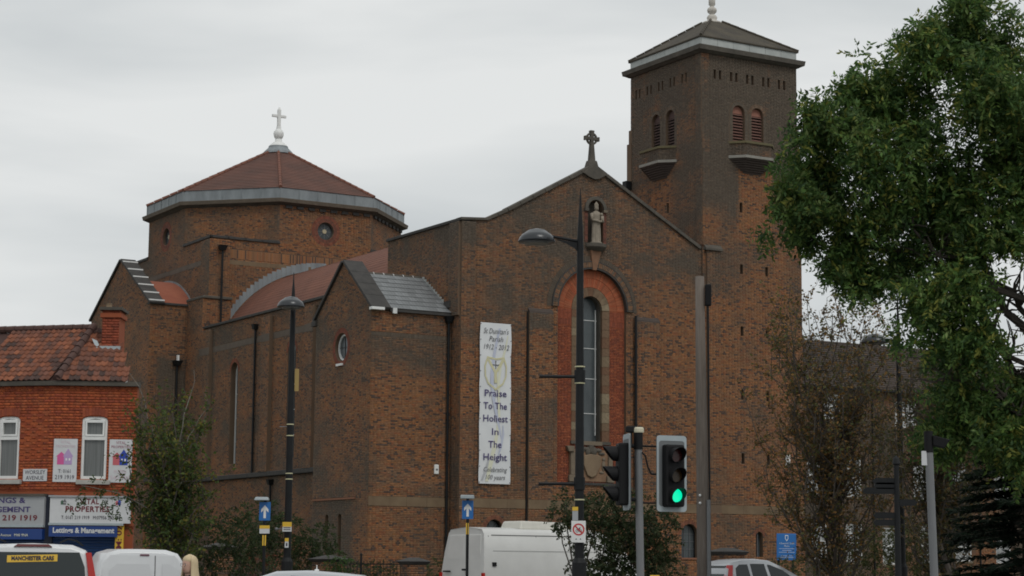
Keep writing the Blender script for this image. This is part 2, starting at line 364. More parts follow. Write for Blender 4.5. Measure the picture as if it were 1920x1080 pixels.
# gable coping stones
def slope_stones(fr, x0, z0, x1, z1, cnt, th, nA, nB, mt, parent, name='coping_stone', gap=.006):
    d = Vector((x1 - x0, z1 - z0)); ln = d.length; d /= ln; q = Vector((-d.y, d.x)); q = q if q.y > 0 else -q
    for i in range(cnt):
        a, b_ = ln * i / cnt + gap, ln * (i + 1) / cnt - gap
        P = [(x0 + d.x * a, z0 + d.y * a), (x0 + d.x * b_, z0 + d.y * b_)]
        poly = P + [(P[1][0] + q.x * th, P[1][1] + q.y * th), (P[0][0] + q.x * th, P[0][1] + q.y * th)]
        MB().fprism(fr, poly, nA, nB).build(name, mt, parent, bevel=.012, seg=1)
slope_stones(SA, -.16, 12.66, 2.78, 15.07, 4, .13, -.85, .12, M_coping, s_)
slope_stones(SA, 5.76, 12.66, 2.82, 15.07, 4, .13, -.85, .12, M_coping, s_)
MB().box(-.13, .5, -.3, -.02, 12.62, 12.74).build('kneeler', M_white, s_, bevel=.01)
MB().box(-.13, .3, 5.5, 5.9, 12.45, 12.7).build('kneeler', M_coping, s_, bevel=.02)
# slate roof: sarking then slates
rf = MB(); rf.hexa([(.85, -.1, 12.7), (3.97, -.1, 12.7), (3.97, 5.7, 12.7), (.85, 5.7, 12.7), (.85, 2.8, 14.62), (3.97, 2.8, 14.62), (3.97, 2.81, 14.62), (.85, 2.81, 14.62)]); rf = rf.build('slate_roof', M_coping, CH)
sl = Vector((0, 2.9, 1.92)); sln = sl.length; sd_ = sl / sln; nn = Vector((0, -sd_.z, sd_.y))
for r0 in range(8):
    x = .85 - (.17 if r0 % 2 else 0)
    while x < 3.95:
        xa, xb = max(x, .85), min(x + .34, 3.97)
        if xb - xa > .05:
            a = sln / 8; c = Vector(((xa + xb) / 2, -.12, 12.74)) + sd_ * (a * (r0 + .5) - .02) + nn * .035
            mm = Matrix((Vector((1, 0, 0)) * (xb - xa - .006), sd_ * (a + .06), nn * .012)).transposed().to_4x4()
            mm = mm @ Matrix.Rotation(.0, 4, 'X'); tilt = Matrix.Rotation(-R(3), 3, 'X')
            mm = Matrix.Translation(c) @ (tilt.to_4x4() @ mm)
            gq = random.uniform(.85, 1.12); inst(UT, 'slate', rf, (.2 * gq, .21 * gq, .215 * gq), mm)
        x += .34
for k in range(6):
    b = MB(); xx = .95 + k * .5; b.cyl((xx, 2.8, 14.62), (xx + .47, 2.8, 14.62), .12, .12, 10); b.build('ridge_tile', M_stoneD, rf, smooth=False)
    if k: MB().cyl((xx - .03, 2.8, 14.62), (xx, 2.8, 14.62), .128, .128, 10).build('mortar_joint', M_white, rf)
st = MB()
for k in range(14):
    q = Vector((3.9, -.1, 12.72)) + sd_ * (sln / 14 * k) + nn * .03
    st.box(3.9, 3.955, q.y, q.y + .2, q.z, q.z + .17)
st.build('stepped_flashing', M_leadL, rf)
MB().box(.85, 3.97, -.16, -.1, 12.6, 12.74).build('fascia', M_coping, rf)
MB().box(.95, 1.15, -.2, -.12, 12.52, 12.76).build('eaves_vent', M_whited, rf)
def pipe(u, w, z0, z1, r=.06, head=True, name='downpipe', hs=.2, rings=True):
    b = MB(); b.cyl((u, w, z0), (u, w, z1), r, r, 10)
    if rings:
        z = z0 + 1
        while z < z1 - .3: b.cyl((u, w, z), (u, w, z + .08), r * 1.35, r * 1.35, 10); z += 1.8
    o = b.build(name, M_black, CH)
    if head: MB().hexa([(u - hs * .6, w - hs * .5, z1), (u + hs * .6, w - hs * .5, z1), (u + hs * .6, w + hs * .5, z1), (u - hs * .6, w + hs * .5, z1), (u - hs, w - hs, z1 + .28), (u + hs, w - hs, z1 + .28), (u + hs, w + hs * .8, z1 + .28), (u - hs, w + hs * .8, z1 + .28)]).build('hopper', M_black, o)
    return o
pipe(3.78, -.1, 0, 12.3)
al = MB(); al.box(3.17, 3.39, -.09, -.0, 5.6, 6.02)
al = al.build('alarm_box', M_white, None, bevel=.03); al.parent = None
al.matrix_world = Matrix.Translation((-6.09, 85.82, 0)) @ Matrix.Rotation(YAW, 4, 'Z')
tag(al, 'small white alarm box fixed on the brick wall left of the long banner', 'alarm box'); MB().box(3.23, 3.33, -.097, -.088, 5.76, 5.84).build('badge', M_inkf, al)

# --- gabled front
def soM(x, z):
    e = .08 + .66 * sst(11, 17.5, z)
    if 7.45 < x < 8.75 and z > 12.2: e += .1
    e += .25 * sst(.9, .2, abs(x - 4.0)) * sst(9, 13, z)
    return e
gab = [(3.97, 0), (17.25, 0), (17.25, 16.5), (16.9, 16.72), (10.93, 20.0), (6.4, 17.5), (5.95, 17.25), (5.65, 17.08), (5.3, 16.95), (3.97, 16.85)]
CU, SP = 10.9, 13.35
recess = arch(CU, 1.87, 5.4, SP, 20)
niche = arch(11.05, .42, 16.42, 18.02, 10)
gw = [arch(5.81, .42, 2.1, 3.25, 8), arch(8.37, .42, 2.1, 3.25, 8), arch(16.33, .46, 2.1, 3.2, 10)]
w_ = wall('gabled_front_wall', CH, FM, gab, [recess, niche] + gw, rev=.45)
hood = arch(CU, 2.3, SP, SP, 20)
brickwork(FM, [gab, recess, [(x, z) for x, z in circle(CU, SP, 2.46, 60) if z >= SP - .01][::1], [(x, z) for x, z in circle(CU, SP, 1.87, 60) if z >= SP - .01], niche, rect(3.97, 17.25, 4.17, 4.58), rect(7.4, 8.75, 0, 4.17), rect(7.4, 8.75, 4.58, 13.1), rect(13.25, 14.6, 0, 4.17), rect(13.25, 14.6, 4.58, 13.1)] + [g_ for i, g_ in enumerate(gw) if i != 1],
          church_col(soM), w_, 0, 20)
stone_band(FM, 4.6, 17.2, 4.17, 4.58, w_, step=1.1)
for k in range(66):                            # brick-on-edge hood ring
    a = math.pi * (k + .5) / 66; c = church_col(lambda x, z: .75)(CU, SP)
    inst(UB, 'brick', w_, c, fmat(FM, CU + 2.33 * math.cos(a), SP + 2.33 * math.sin(a), .01, .088, .24, .03, a - math.pi / 2))
    inst(UB, 'brick', w_, church_col(lambda x, z: .25 + .3 * (k % 3 == 0))(CU, SP), fmat(FM, CU + 2.06 * math.cos(a), SP + 2.06 * math.sin(a), .05, .08, .24, .12, a - math.pi / 2))
MB().fring(FM, arch(CU, 1.93, SP, SP, 24), arch(CU, 1.86, SP, SP, 24), -.1, .1).build('arch_moulding', M_coping, w_)
MB().fring(FM, arch(CU, 2.22, SP, SP, 24), arch(CU, 2.18, SP, SP, 24), -.1, .12).build('arch_moulding', M_coping, w_)
# recessed orange brick surround
stone_o = arch(CU, 1.03, 7.28, SP, 18)
ow = wall('window_surround_wall', CH, FM, arch(CU, 1.9, 5.3, SP, 20), [stone_o, rect(9.75, 12.1, 5.45, 6.95)], n=-.16, t=.2, rev=.18, mt=M_mortarR)
brickwork(FM, [rect(CU - 1.87, CU + 1.87, 5.4, 12.55), [(CU - 1.03, 7.28), (CU - 1.03, 12.55), (CU + 1.03, 12.55), (CU + 1.03, 7.28)], rect(9.75, 12.1, 5.45, 6.95)], red_col(((.26, .068, .03), (.22, .058, .028), (.3, .088, .038), (.19, .055, .03))), ow, 5.4, 12.55, n=-.16)
for sx in (-1, 1):
    for k in range(10): inst(UB, 'brick', ow, red_col(((.25, .065, .032), (.2, .055, .03)))(0, 0), fmat(FM, CU + sx * (1.08 + k * .08), 12.72, -.158, .066, .26, .03))
    for zz in np.arange(12.9, 13.35, .075):
        for k in range(4): inst(UB, 'brick', ow, red_col(((.25, .065, .032),))(0, 0), fmat(FM, CU + sx * (1.14 + k * .21), zz, -.158, .19, .065, .03))
for k in range(78):
    a = math.pi * (k + .5) / 78
    for (ra, rb) in ((1.04, 1.45), (1.46, 1.86)):
        if ra < 1.2 and k % 2: continue
        inst(UB, 'brick', ow, red_col(((.34, .085, .035), (.27, .08, .036), (.33, .1, .045)))(0, 0), fmat(FM, CU + (ra + rb) / 2 * math.cos(a + (.02 if ra < 1.2 else 0)), SP + (ra + rb) / 2 * math.sin(a + (.02 if ra < 1.2 else 0)), -.158, .066 if rb > 1.6 else .088, .395, .03, a - math.pi / 2))
# stone surround blocks
sw = MB(); sw.fring(FM, arch(CU, .66, 7.3, SP, 18), arch(CU, .6, 7.3, SP, 18), -.62, -.3); sw = sw.build('tall_window', M_stoneD, CH)
PS = [(.16, .1, .06), (.18, .13, .08), (.15, .08, .045), (.16, .105, .063), (.23, .18, .115)]
M_stone1 = mat('surround_stone', (.2, .2, .2), .9, objcol=True, scale=5, bump=.3); US = unitbox('stone_unit', M_stone1)
for sx in (-1, 1):
    z = 7.3; k = 0
    while z < SP - .01:
        hh = min(SP - z, .36 if k % 2 else .5); hw = .4
        inst(US, 'stone_block', sw, random.choice(PS), fmat(FM, CU + sx * .83, z + hh / 2, -.2, hw, hh - .01, .14)); z += hh; k += 1
for k in range(9):
    a = math.pi * (k + .5) / 9
    P = []
    for rr in (.63, 1.03):
        for t in (a - math.pi / 18 + .006, a, a + math.pi / 18 - .006): P.append((CU + rr * math.cos(t), SP + rr * math.sin(t)))
    poly = [P[0], P[3], P[4], P[5], P[2], P[1]]
    o = MB().fprism(FM, poly, -.27, -.13).build('stone_block', M_stone1, sw); o.color = (*random.choice(PS), 1)
MB().fprism(FM, arch(CU, .64, 7.3, SP, 18), -.6, -.58).build('pane', M_glass, sw)
lb = bars(FM, (), (8.6, 10.2, 11.6, 12.9), CU - .6, CU + .6, 7.4, 13.9, .016, -.565)
lb.fbox(FM, CU + .5, CU + .53, 7.6, 13.4, -.57, -.52); lb.build('glazing_bar', M_whited, sw)
MB().fbox(FM, CU - .6, CU + .6, 7.12, 7.3, -.62, -.05).build('sill', M_stone, sw)
MB().fbox(FM, CU - 1.08, CU + 1.08, 7.16, 7.3, -.16, -.06).build('sill', M_stoneD, sw)
# carved panel under the window
cpn = MB(); cpn.fbox(FM, 9.78, 12.07, 5.48, 6.92, -.3, -.12); cpn = cpn.build('carved_panel', mat('panel_stone', (.15, .09, .055), .9, (.28, .17, .1), 1.8, bump=.8, bscale=9), CH)
def bump_stone(pts, name='carving', m=None):
    b = MB()
    for (x, z, r, sx, sz) in pts: b.sphere(FM.p(x, z, -.11), r, 12, (sx, .5, sz))
    return b.build(name, m or M_stone, cpn, smooth=True)
for q in ([(9.65, 6.8), (9.95, 6.8), (9.95, 7.05), (9.55, 7.05)], [(11.95, 6.8), (12.25, 6.8), (12.35, 7.05), (11.95, 7.05)]): MB().fprism(FM, q, -.16, .04).build('panel_bracket', M_stone, cpn, bevel=.02)
for q in ((9.8, 10.02, 5.75, 6.795, -.03), (11.85, 12.07, 5.75, 6.795, -.03), (9.7, 10.1, 5.45, 5.745, 0), (11.75, 12.15, 5.45, 5.745, 0)): MB().fbox(FM, q[0], q[1], q[2], q[3], -.16, q[4]).build('panel_frame', M_stone, cpn, bevel=.02)
bump_stone([(10.93, 6.98, .16, 1, 1.6), (10.75, 6.85, .14, 1, 1.5), (11.1, 6.85, .14, 1, 1.5), (10.6, 6.95, .12, 1.6, .8), (11.3, 6.9, .13, 1.7, .7), (11.5, 6.75, .12, 1.5, .6), (10.45, 6.85, .1, 1.3, .7)], m=M_stoneD)
MB().fprism(FM, [(10.5, 6.65), (10.9, 6.72), (11.4, 6.65), (11.4, 6.2), (11.15, 5.75), (10.93, 5.65), (10.7, 5.75), (10.5, 6.2)], -.13, -.02).build('shield', M_stoneL, cpn, bevel=.03)
bump_stone([(11.6, 6.2, .1, 1, 2.4), (10.25, 6.2, .1, 1, 2.4), (11.62, 6.5, .09, 1, 1), (10.25, 6.5, .09, 1, 1), (11.5, 5.9, .08, 1.6, .8)])
MB().fbox(FM, 9.6, 12.3, 5.3, 5.42, -.2, .08).build('string_course', M_coping, cpn)
# niche and bracket
MB().fprism(FM, arch(11.05, .44, 16.4, 18.02, 10), -.47, -.42).build('niche_back', M_stoneD, w_)
MB().fring(FM, arch(11.05, .6, 18.02, 18.02, 12), arch(11.05, .43, 18.02, 18.02, 12), -.05, .1).build('niche_arch', M_stoneD, w_, bevel=.02)
MB().fbox(FM, 10.44, 10.64, 17.9, 18.02, -.05, .12).build('impost', M_stoneD, w_); MB().fbox(FM, 11.46, 11.66, 17.9, 18.02, -.05, .12).build('impost', M_stone, w_)
for sx in (-1, 1):
    for z in np.arange(16.45, 17.9, .075): inst(UB, 'brick', w_, red_col(((.16, .06, .04), (.12, .05, .035)))(0, 0), fmat(FM, 11.05 + sx * .51, z + .035, .012, .17, .065, .03))
bk = MB(); bk.lathe((11.05, -.8, 16.18), [(.3, -.12), (.5, 0), (.56, .06), (.56, .2), (.5, .22)], 20, 1, .8); bk.build('statue_bracket', M_stoneD, w_, smooth=False)
bk = MB(); bk.fprism(FM, [(10.85, 15.15), (11.05, 15.15), (11.3, 16.0), (11.3, 16.1), (10.75, 16.1), (10.75, 16.0)], -.02, .14); bk.build('keystone', mat('stained_keystone', (.14, .08, .05), .9, (.26, .13, .07), 4), w_, bevel=.02)
# buttress strips, with sooty sloped heads
for (a, b2) in ((7.45, 8.72), (13.28, 14.58)):
    P = [rect(a, b2, 0, 13.1)]
    o = MB(); o.fbox(FM, a, b2, 0, 12.95, -.02, .14); 
    o = o.build('pilaster', M_mortar, CH)
    MB().hexa([FM.p(a, 12.95, .15), FM.p(b2, 12.95, .15), FM.p(b2, 12.95, 0), FM.p(a, 12.95, 0), FM.p(a, 13.02, .14), FM.p(b2, 13.02, .14), FM.p(b2, 13.2, -.01), FM.p(a, 13.2, -.01)]).build('pilaster_head', M_brickd, o)
    brickwork(FM, [rect(a, b2, 0, 4.17), rect(a, b2, 4.58, 12.95)], church_col(lambda x, z: .08 + .75 * sst(12.0, 12.3, z)), o, 0, 12.95, n=.14)
    stone_band(FM, a, b2, 4.17, 4.58, o, nn=.16)
o = MB().fbox(FM, 3.97, 4.65, 0, 16.8, -.02, .07).build('pilaster', M_mortar, CH)
brickwork(FM, [rect(3.97, 4.65, 0, 4.17), rect(3.97, 4.65, 4.58, 16.8)], church_col(lambda x, z: soM(x, z) + .1 * sst(13.4, 13.6, z)), o, 0, 16.8, n=.07)
pipe(13.2, -.98, 5.3, 13.2, head=False)
pipe(7.4, -.86, 0, 13, r=.03, head=False, rings=False)
# copings
slope_stones(FM, 10.93, 19.98, 6.35, 17.46, 7, .16, -.4, .12, M_stoneD, w_)
slope_stones(FM, 10.93, 19.98, 16.95, 16.67, 9, .16, -.4, .12, M_stoneD, w_)
slope_stones(FM, 6.35, 17.46, 5.3, 16.95, 2, .14, -.4, .1, M_stoneD, w_); slope_stones(FM, 5.3, 16.95, 3.9, 16.85, 2, .12, -.4, .1, M_stoneD, w_)
b = MB(); b.fprism(FM, [(10.3, 19.66), (10.93, 20.15), (11.56, 19.66), (11.2, 19.45), (10.93, 19.4), (10.6, 19.5)], -.2, .16); b.build('apex_stone', M_stoneD, w_, bevel=.02)
for i, (g_, cx) in enumerate(((gw[0], 5.81), (gw[2], 16.33))):
    hw = .42 if i == 0 else .46; sp = 3.25 if i == 0 else 3.2
    f_ = MB().fring(FM, arch(cx, hw, 2.1, sp, 10), arch(cx, hw - .04, 2.14, sp, 10), -.3, -.22).build('arched_window', M_blackm, CH)
    MB().fprism(FM, arch(cx, hw, 2.1, sp, 10), -.29, -.27).build('pane', M_glass, f_)
    bars(FM, (cx - .16, cx + .16), (2.5, 2.85, 3.2), cx - hw, cx + hw, 2.1, sp + .3, .01, -.25).build('glazing_bar', M_inkf, f_)
    MB().fbox(FM, cx - hw - .05, cx + hw + .05, 2.02, 2.1, -.3, .06).build('sill', M_terr, f_)
    voussoirs(FM, f_, cx, sp, hw + .01, hw + .2, 0, math.pi, 16, red_col(((.2, .075, .04), (.16, .06, .035))), -.02, .012)
f_ = MB().fprism(FM, arch(8.37, .42, 2.1, 3.25, 8), -.3, .142).build('blind_window', M_glass, CH)
# side and back of the gabled block
SM = FS(3.97); so2 = lambda x, z: .78
P = [(-.8, 0), (0, 0), (0, 12.6), (6.3, 12.6), (6.3, 16.82), (-.8, 16.82)]
s2 = wall('gabled_block_side_wall', CH, SM, P); brickwork(SM, [P], church_col(lambda x, z: .45 + .33 * sst(12, 16, z)), s2, 0, 16.82)
slope_stones(SM, -.85, 16.82, 6.35, 16.82, 8, .13, -.4, .1, M_coping, s2)
for (a, b2) in ((-.8, -.2), (-.2, .35)):
    pass
o = MB().fbox(SM, -.75, .1, 12.6, 16.8, -.02, .1).build('pilaster', M_mortar, CH); brickwork(SM, [rect(-.75, .1, 12.6, 16.8)], church_col(lambda x, z: .7), o, 12.6, 16.8, n=.1)
MB().fbox(SM, -.1, .45, 13.0, 13.3, 0, .16).build('pilaster_cap', M_coping, o)
b = MB(); b.box(4.0, 17.3, 5.95, 6.3, 0, 16.8); b.build('back_wall', M_mortar, CH)
b = MB(); b.add([(4.3, -.35, 16.0), (10.93, -.35, 19.0), (17.1, -.35, 16.0), (4.3, 5.95, 16.0), (10.93, 5.95, 17.2), (17.1, 5.95, 16.0)], [(0, 1, 4, 3), (1, 2, 5, 4), (3, 4, 5)]); b.build('front_roof', M_clay, CH)

# celtic cross on the apex
cc = MB(); cx, cw = 10.93, -.66
cc.hexa([(cx - .3, cw - .2, 19.95), (cx + .3, cw - .2, 19.95), (cx + .3, cw + .2, 19.95), (cx - .3, cw + .2, 19.95), (cx - .2, cw - .16, 20.32), (cx + .2, cw - .16, 20.32), (cx + .2, cw + .16, 20.32), (cx - .2, cw + .16, 20.32)])
cc.hexa([(cx - .15, cw - .12, 20.3), (cx + .15, cw - .12, 20.3), (cx + .15, cw + .12, 20.3), (cx - .15, cw + .12, 20.3), (cx - .09, cw - .08, 21.2), (cx + .09, cw - .08, 21.2), (cx + .09, cw + .08, 21.2), (cx - .09, cw + .08, 21.2)])
cc.box(cx - .085, cx + .085, cw - .08, cw + .08, 21.19, 21.72); cc.box(cx - .36, cx + .36, cw - .075, cw + .075, 21.3, 21.45)
cc.box(cx - .11, cx + .11, cw - .09, cw + .09, 21.66, 21.76); cc.box(cx - .4, cx - .32, cw - .09, cw + .09, 21.27, 21.48); cc.box(cx + .32, cx + .4, cw - .09, cw + .09, 21.27, 21.48)
cc = cc.build('celtic_cross', M_stoneD, CH, bevel=.02)
MB().fring(FF(-.66), circle(cx, 21.37, .3), circle(cx, 21.37, .22), -.05, .05, True).build('cross_ring', M_stoneD, cc)

# --- bell tower
def soT(x, z):
    e = .08 + .9 * sst(16.5, 21.5, z) + .2 * sst(12, 15, z)
    if z < 20.8: e -= 1.3 * sst(1.25, .7, abs(x - 20.25)) * sst(16.8, 18.6, z)
    e += .12 * sst(21.9, 22.6, x) * (.4 + .6 * sst(4, 10, z))
    return e
FTu = FF(-.86)
slT = []
for z in (18.93, 15.91, 12.89, 9.86, 6.81):
    for x in (19.4, 20.92): slT.append(arch(x, .085, z - .25, z + .17, 6))
sm = arch(20.33, .21, 2.15, 3.15, 8)
P = rect(17.25, 23.12, 0, 23.35)
lv = [arch(19.33, .36, 22.15, 23.62, 10), arch(20.47, .36, 22.15, 23.62, 10)]
pairs = lambda c0, st_: [rect(c0 + k * st_ + d - .07, c0 + k * st_ + d + .07, 25.12, 25.6) for k in range(5) for d in (-.15, .17)]
lvl = [[(x, min(z, 23.345)) for x, z in q] for q in lv]
low = rect(17.1, 23.08, 0, 22.1)
tw = wall('tower_front_wall', CH, FT, low, slT + [sm], rev=.3)
brickwork(FT, [rect(17.1, 23.08, 0, 4.17), rect(17.1, 23.08, 4.58, 22.1), sm] + slT, church_col(soT), tw, 0, 22.1)
stone_band(FT, 17.25, 23.08, 4.17, 4.58, tw, step=1.1)
for q in slT:
    cx, zz = (q[0][0] + q[-1][0]) / 2, q[0][1]; MB().fprism(FT, q, -.28, -.25).build('slit_window', M_blackm, CH)
ups = rect(17.1, 22.93, 22.1, 26.35); prs = pairs(18.05, .985)
tu = wall('belfry_front_wall', CH, FTu, ups, [[(x, max(z, 22.11)) for x, z in q] for q in lv] + prs, rev=.3)
brickwork(FTu, [ups] + prs + [arch(19.33, .58, 22.1, 23.62, 12), arch(20.47, .55, 22.1, 23.62, 12)], church_col(soT), tu, 22.1, 26.35)
for c_ in (19.33, 20.47):
    voussoirs(FTu, tu, c_, 23.62, .37, .56, .06, math.pi - .06, 18, church_col(lambda x, z: .85), -.02, .015)
    for sx in (-1, 1):
        for z in np.arange(22.14, 23.6, .075): inst(UB, 'brick', tu, church_col(lambda x, z: .9)(0, 0), fmat(FTu, c_ + sx * .465, z + .035, .002, .18, .065, .02))
brickwork(FTu, [rect(17.12, 22.9, 25.75, 25.95)], church_col(lambda x, z: .9), tu, 25.75, 25.95, n=.02) if False else None
TS = FS(17.1); tsl = [arch(1.97, .085, 18.86, 19.28, 6)]
lvs = [arch(1.75, .36, 22.15, 23.62, 10), arch(2.98, .36, 22.15, 23.62, 10)]; prw = pairs(.55, 1.0)
P = rect(-.9, 5.5, 15.5, 22.1); ts = wall('tower_side_wall', CH, TS, P, tsl, rev=.3)
brickwork(TS, [P] + tsl, church_col(lambda x, z: .5 + .45 * sst(18.5, 21.5, z) - .3 * sst(1.3, .5, abs(x - 2.6)) * sst(20.9, 20.5, z)), ts, 15.5, 22.1)
MB().fprism(TS, tsl[0], -.28, -.25).build('slit_window', M_blackm, CH)
P = rect(-.86, 5.2, 22.1, 26.35); tsu = wall('belfry_side_wall', CH, TS, P, [[(x, max(z, 22.11)) for x, z in q] for q in lvs] + prw, n=-.0, rev=.3)
brickwork(TS, [P] + prw + [arch(1.75, .56, 22.1, 23.62, 12), arch(2.98, .56, 22.1, 23.62, 12)], church_col(lambda x, z: .88), tsu, 22.1, 26.35)
for c_ in (1.75, 2.98):
    voussoirs(TS, tsu, c_, 23.62, .37, .55, .06, math.pi - .06, 18, church_col(lambda x, z: .85), -.02, .015)
    for sx in (-1, 1):
        for z in np.arange(22.14, 23.6, .075): inst(UB, 'brick', tsu, church_col(lambda x, z: .9)(0, 0), fmat(TS, c_ + sx * .465, z + .035, .002, .18, .065, .02))
for fr, qs in ((FTu, prs), (TS, prw)):
    b = MB()
    for q in qs: b.fprism(fr, q, -.28, -.24)
    b.build('slit_backing', M_blackm, tu if fr is FTu else tsu)
M_louvh = mat('pink_board_head', (.24, .1, .07), .85, (.3, .14, .1), 5); M_louv = mat('rusty_red_louvre', (.07, .042, .038), .8, (.1, .06, .052), 5); M_louvb = mat('pink_louvre_board', (.13, .065, .05), .85, (.18, .09, .07), 5)
for fr, cs, mm_ in ((FTu, (19.33, 20.47), M_louvb), (TS, (1.75, 2.98), M_louv)):
    for c_ in cs:
        o = MB().fprism(fr, arch(c_, .36, 22.15, 23.62, 12), -.3, -.27).build('louvre_window', M_blackm, CH)
        MB().fprism(fr, [(x, z) for x, z in arch(c_, .34, 23.6, 23.62, 12)], -.26, -.16).build('louvre_head', M_louvh if fr is FTu else mm_, o)
        for z in np.arange(22.2, 23.6, .145):
            MB().hexa([fr.p(c_ - .34, z, -.12), fr.p(c_ + .34, z, -.12), fr.p(c_ + .34, z + .07, -.25), fr.p(c_ - .34, z + .07, -.25), fr.p(c_ - .34, z + .05, -.12), fr.p(c_ + .34, z + .05, -.12), fr.p(c_ + .34, z + .12, -.25), fr.p(c_ - .34, z + .12, -.25)]).build('louvre_slat', mm_, o)
# hidden faces of the tower and ledges
b = MB(); b.box(17.4, 23.0, 4.8, 5.5, 0, 22.1); b.box(22.6, 23.08, -.6, 5.2, 0, 22.1); b.build('tower_back_wall', M_mortar, CH)
TE = FS(23.08)
b = MB(); b.box(17.4, 22.93, 4.9, 5.2, 22.1, 26.35); b.box(22.55, 22.92, -.55, 4.9, 22.1, 26.35); b.build('belfry_back_wall', M_mortar, CH)
b = MB(); b.box(22.88, 22.99, -.93, 5.25, 22.1, 22.9); b.box(22.88, 22.96, -.9, 5.25, 22.9, 23.4); b.build('tower_offset', M_mortar, CH, bevel=.02)
b = MB(); b.box(17.05, 17.4, 5.1, 5.5, 15, 22.9); b.box(17.07, 17.4, 5.1, 5.36, 22.9, 23.6); b.build('tower_offset', M_mortar, CH, bevel=.02)
# corner strips
for fr, a, b2, zz in ((FT, 17.1, 17.5, 22.1), (TS, -.9, -.45, 22.1)):
    o = MB().fbox(fr, a - .03, b2, 16.9, zz, 0, .03).build('corner_strip', M_mortar, CH); brickwork(fr, [rect(a - .03, b2, 16.9, zz)], church_col(lambda x, z: .3 + .6 * sst(17, 20, z)), o, 16.9, zz, n=.03)
for fr, a, b2 in ((FTu, 17.1, 17.5), (TS, -.86, -.45)):
    o = MB().fbox(fr, a - .03, b2, 22.1, 26.3, 0, .04).build('corner_strip', M_mortar, CH); brickwork(fr, [rect(a - .03, b2, 22.1, 26.3)], church_col(lambda x, z: .92), o, 22.1, 26.3, n=.04)
o = MB().fbox(FT, 17.28, 18.05, 0, 16.65, -.02, .1).build('pilaster', M_mortar, CH)
brickwork(FT, [rect(17.28, 18.05, 0, 4.17), rect(17.28, 18.05, 4.58, 16.65)], church_col(lambda x, z: .12 + .4 * sst(13, 16, z) + .6 * (12.3 < z < 13.1)), o, 0, 16.65, n=.1)
MB().hexa([FT.p(17.15, 16.65, .2), FT.p(18.15, 16.65, .2), FT.p(18.15, 16.65, -.1), FT.p(17.15, 16.65, -.1), FT.p(17.15, 16.75, .2), FT.p(18.15, 16.75, .2), FT.p(18.15, 16.95, 0), FT.p(17.15, 16.95, 0)]).build('pilaster_cap', M_stoneD, o)
f_ = MB().fprism(FT, sm, -.29, -.26).build('narrow_window', M_glass, CH); MB().fbox(FT, 20.28, 20.31, 2.15, 3.3, -.25, -.1).build('glazing_bar', M_inkf, f_); voussoirs(FT, f_, 20.33, 3.15, .22, .38, 0, math.pi, 9, red_col(((.2, .075, .04), (.16, .06, .035))), -.02, .012)
# cornice, lead band, pyramid roof, finial
def ring_box(x0, x1, y0, y1, z0, z1, o0, o1, mt, name, parent):
    b = MB(); b.hexa([(x0 - o0, y0 - o0, z0), (x1 + o0, y0 - o0, z0), (x1 + o0, y1 + o0, z0), (x0 - o0, y1 + o0, z0), (x0 - o1, y0 - o1, z1), (x1 + o1, y0 - o1, z1), (x1 + o1, y1 + o1, z1), (x0 - o1, y1 + o1, z1)]); return b.build(name, mt, parent, bevel=.015)
tr = ring_box(17.1, 22.92, -.86, 5.2, 26.32, 26.42, .1, .26, M_stoneD, 'tower_cornice', CH)
ring_box(17.1, 22.92, -.86, 5.2, 26.42, 26.66, .31, .35, M_stoneD, 'cornice_fascia', tr)
lbd = ring_box(17.1, 22.92, -.86, 5.2, 26.66, 27.1, .0, .0, M_leadL, 'lead_band', CH)
for k in range(6):
    MB().box(17.1 + k * .972, 17.1 + k * .972 + .955, -.895, -.86, 26.67, 27.12).build('lead_sheet', M_leadL, lbd); MB().box(17.065, 17.1, -.86 + k * 1.01, -.86 + k * 1.01 + .99, 26.67, 27.12).build('lead_sheet', M_leadL, lbd)
ring_box(17.1, 22.92, -.86, 5.2, 27.1, 27.18, .1, .1, M_darkroof, 'roof_edge', lbd)
b = MB(); ax, ay = 20.0, 2.17
b.add([(17.0, -.96, 27.16), (23.02, -.96, 27.16), (23.02, 5.3, 27.16), (17.0, 5.3, 27.16), (ax - .35, ay - .35, 28.95), (ax + .35, ay - .35, 28.95), (ax + .35, ay + .35, 28.95), (ax - .35, ay + .35, 28.95)], [(0, 1, 5, 4), (1, 2, 6, 5), (2, 3, 7, 6), (3, 0, 4, 7), (4, 5, 6, 7)])
pr = b.build('tower_roof', M_darkroof, CH)
for (x, y) in ((17.0, -.96), (23.02, -.96), (17, 5.3), (23.02, 5.3)):
    A0 = Vector((x, y, 27.18)); A1 = Vector((ax + (.35 if x > ax else -.35), ay + (.35 if y > ay else -.35), 28.97))
    for k in range(9): p0 = A0.lerp(A1, k / 9 + .004); p1 = A0.lerp(A1, (k + 1) / 9); MB().cyl(p0, p1, .075, .065, 8).build('hip_tile', M_darkroof, pr)
MB().lathe((ax, ay, 28.9), [(.55, -.05), (.5, .04), (.25, .14), (.24, .2), (.27, .3), (.2, .42), (.13, .46), (.13, .5), (.22, .58), (.25, .68), (.22, .78), (.12, .86), (.1, .9), (.17, .98), (.17, 1.35), (.12, 1.4), (.02, 1.42), (.02, 2.0)], 16).build('finial', mat('tower_finial_stone', (.4, .37, .33), .8, (.6, .57, .52), 6), pr, smooth=True)
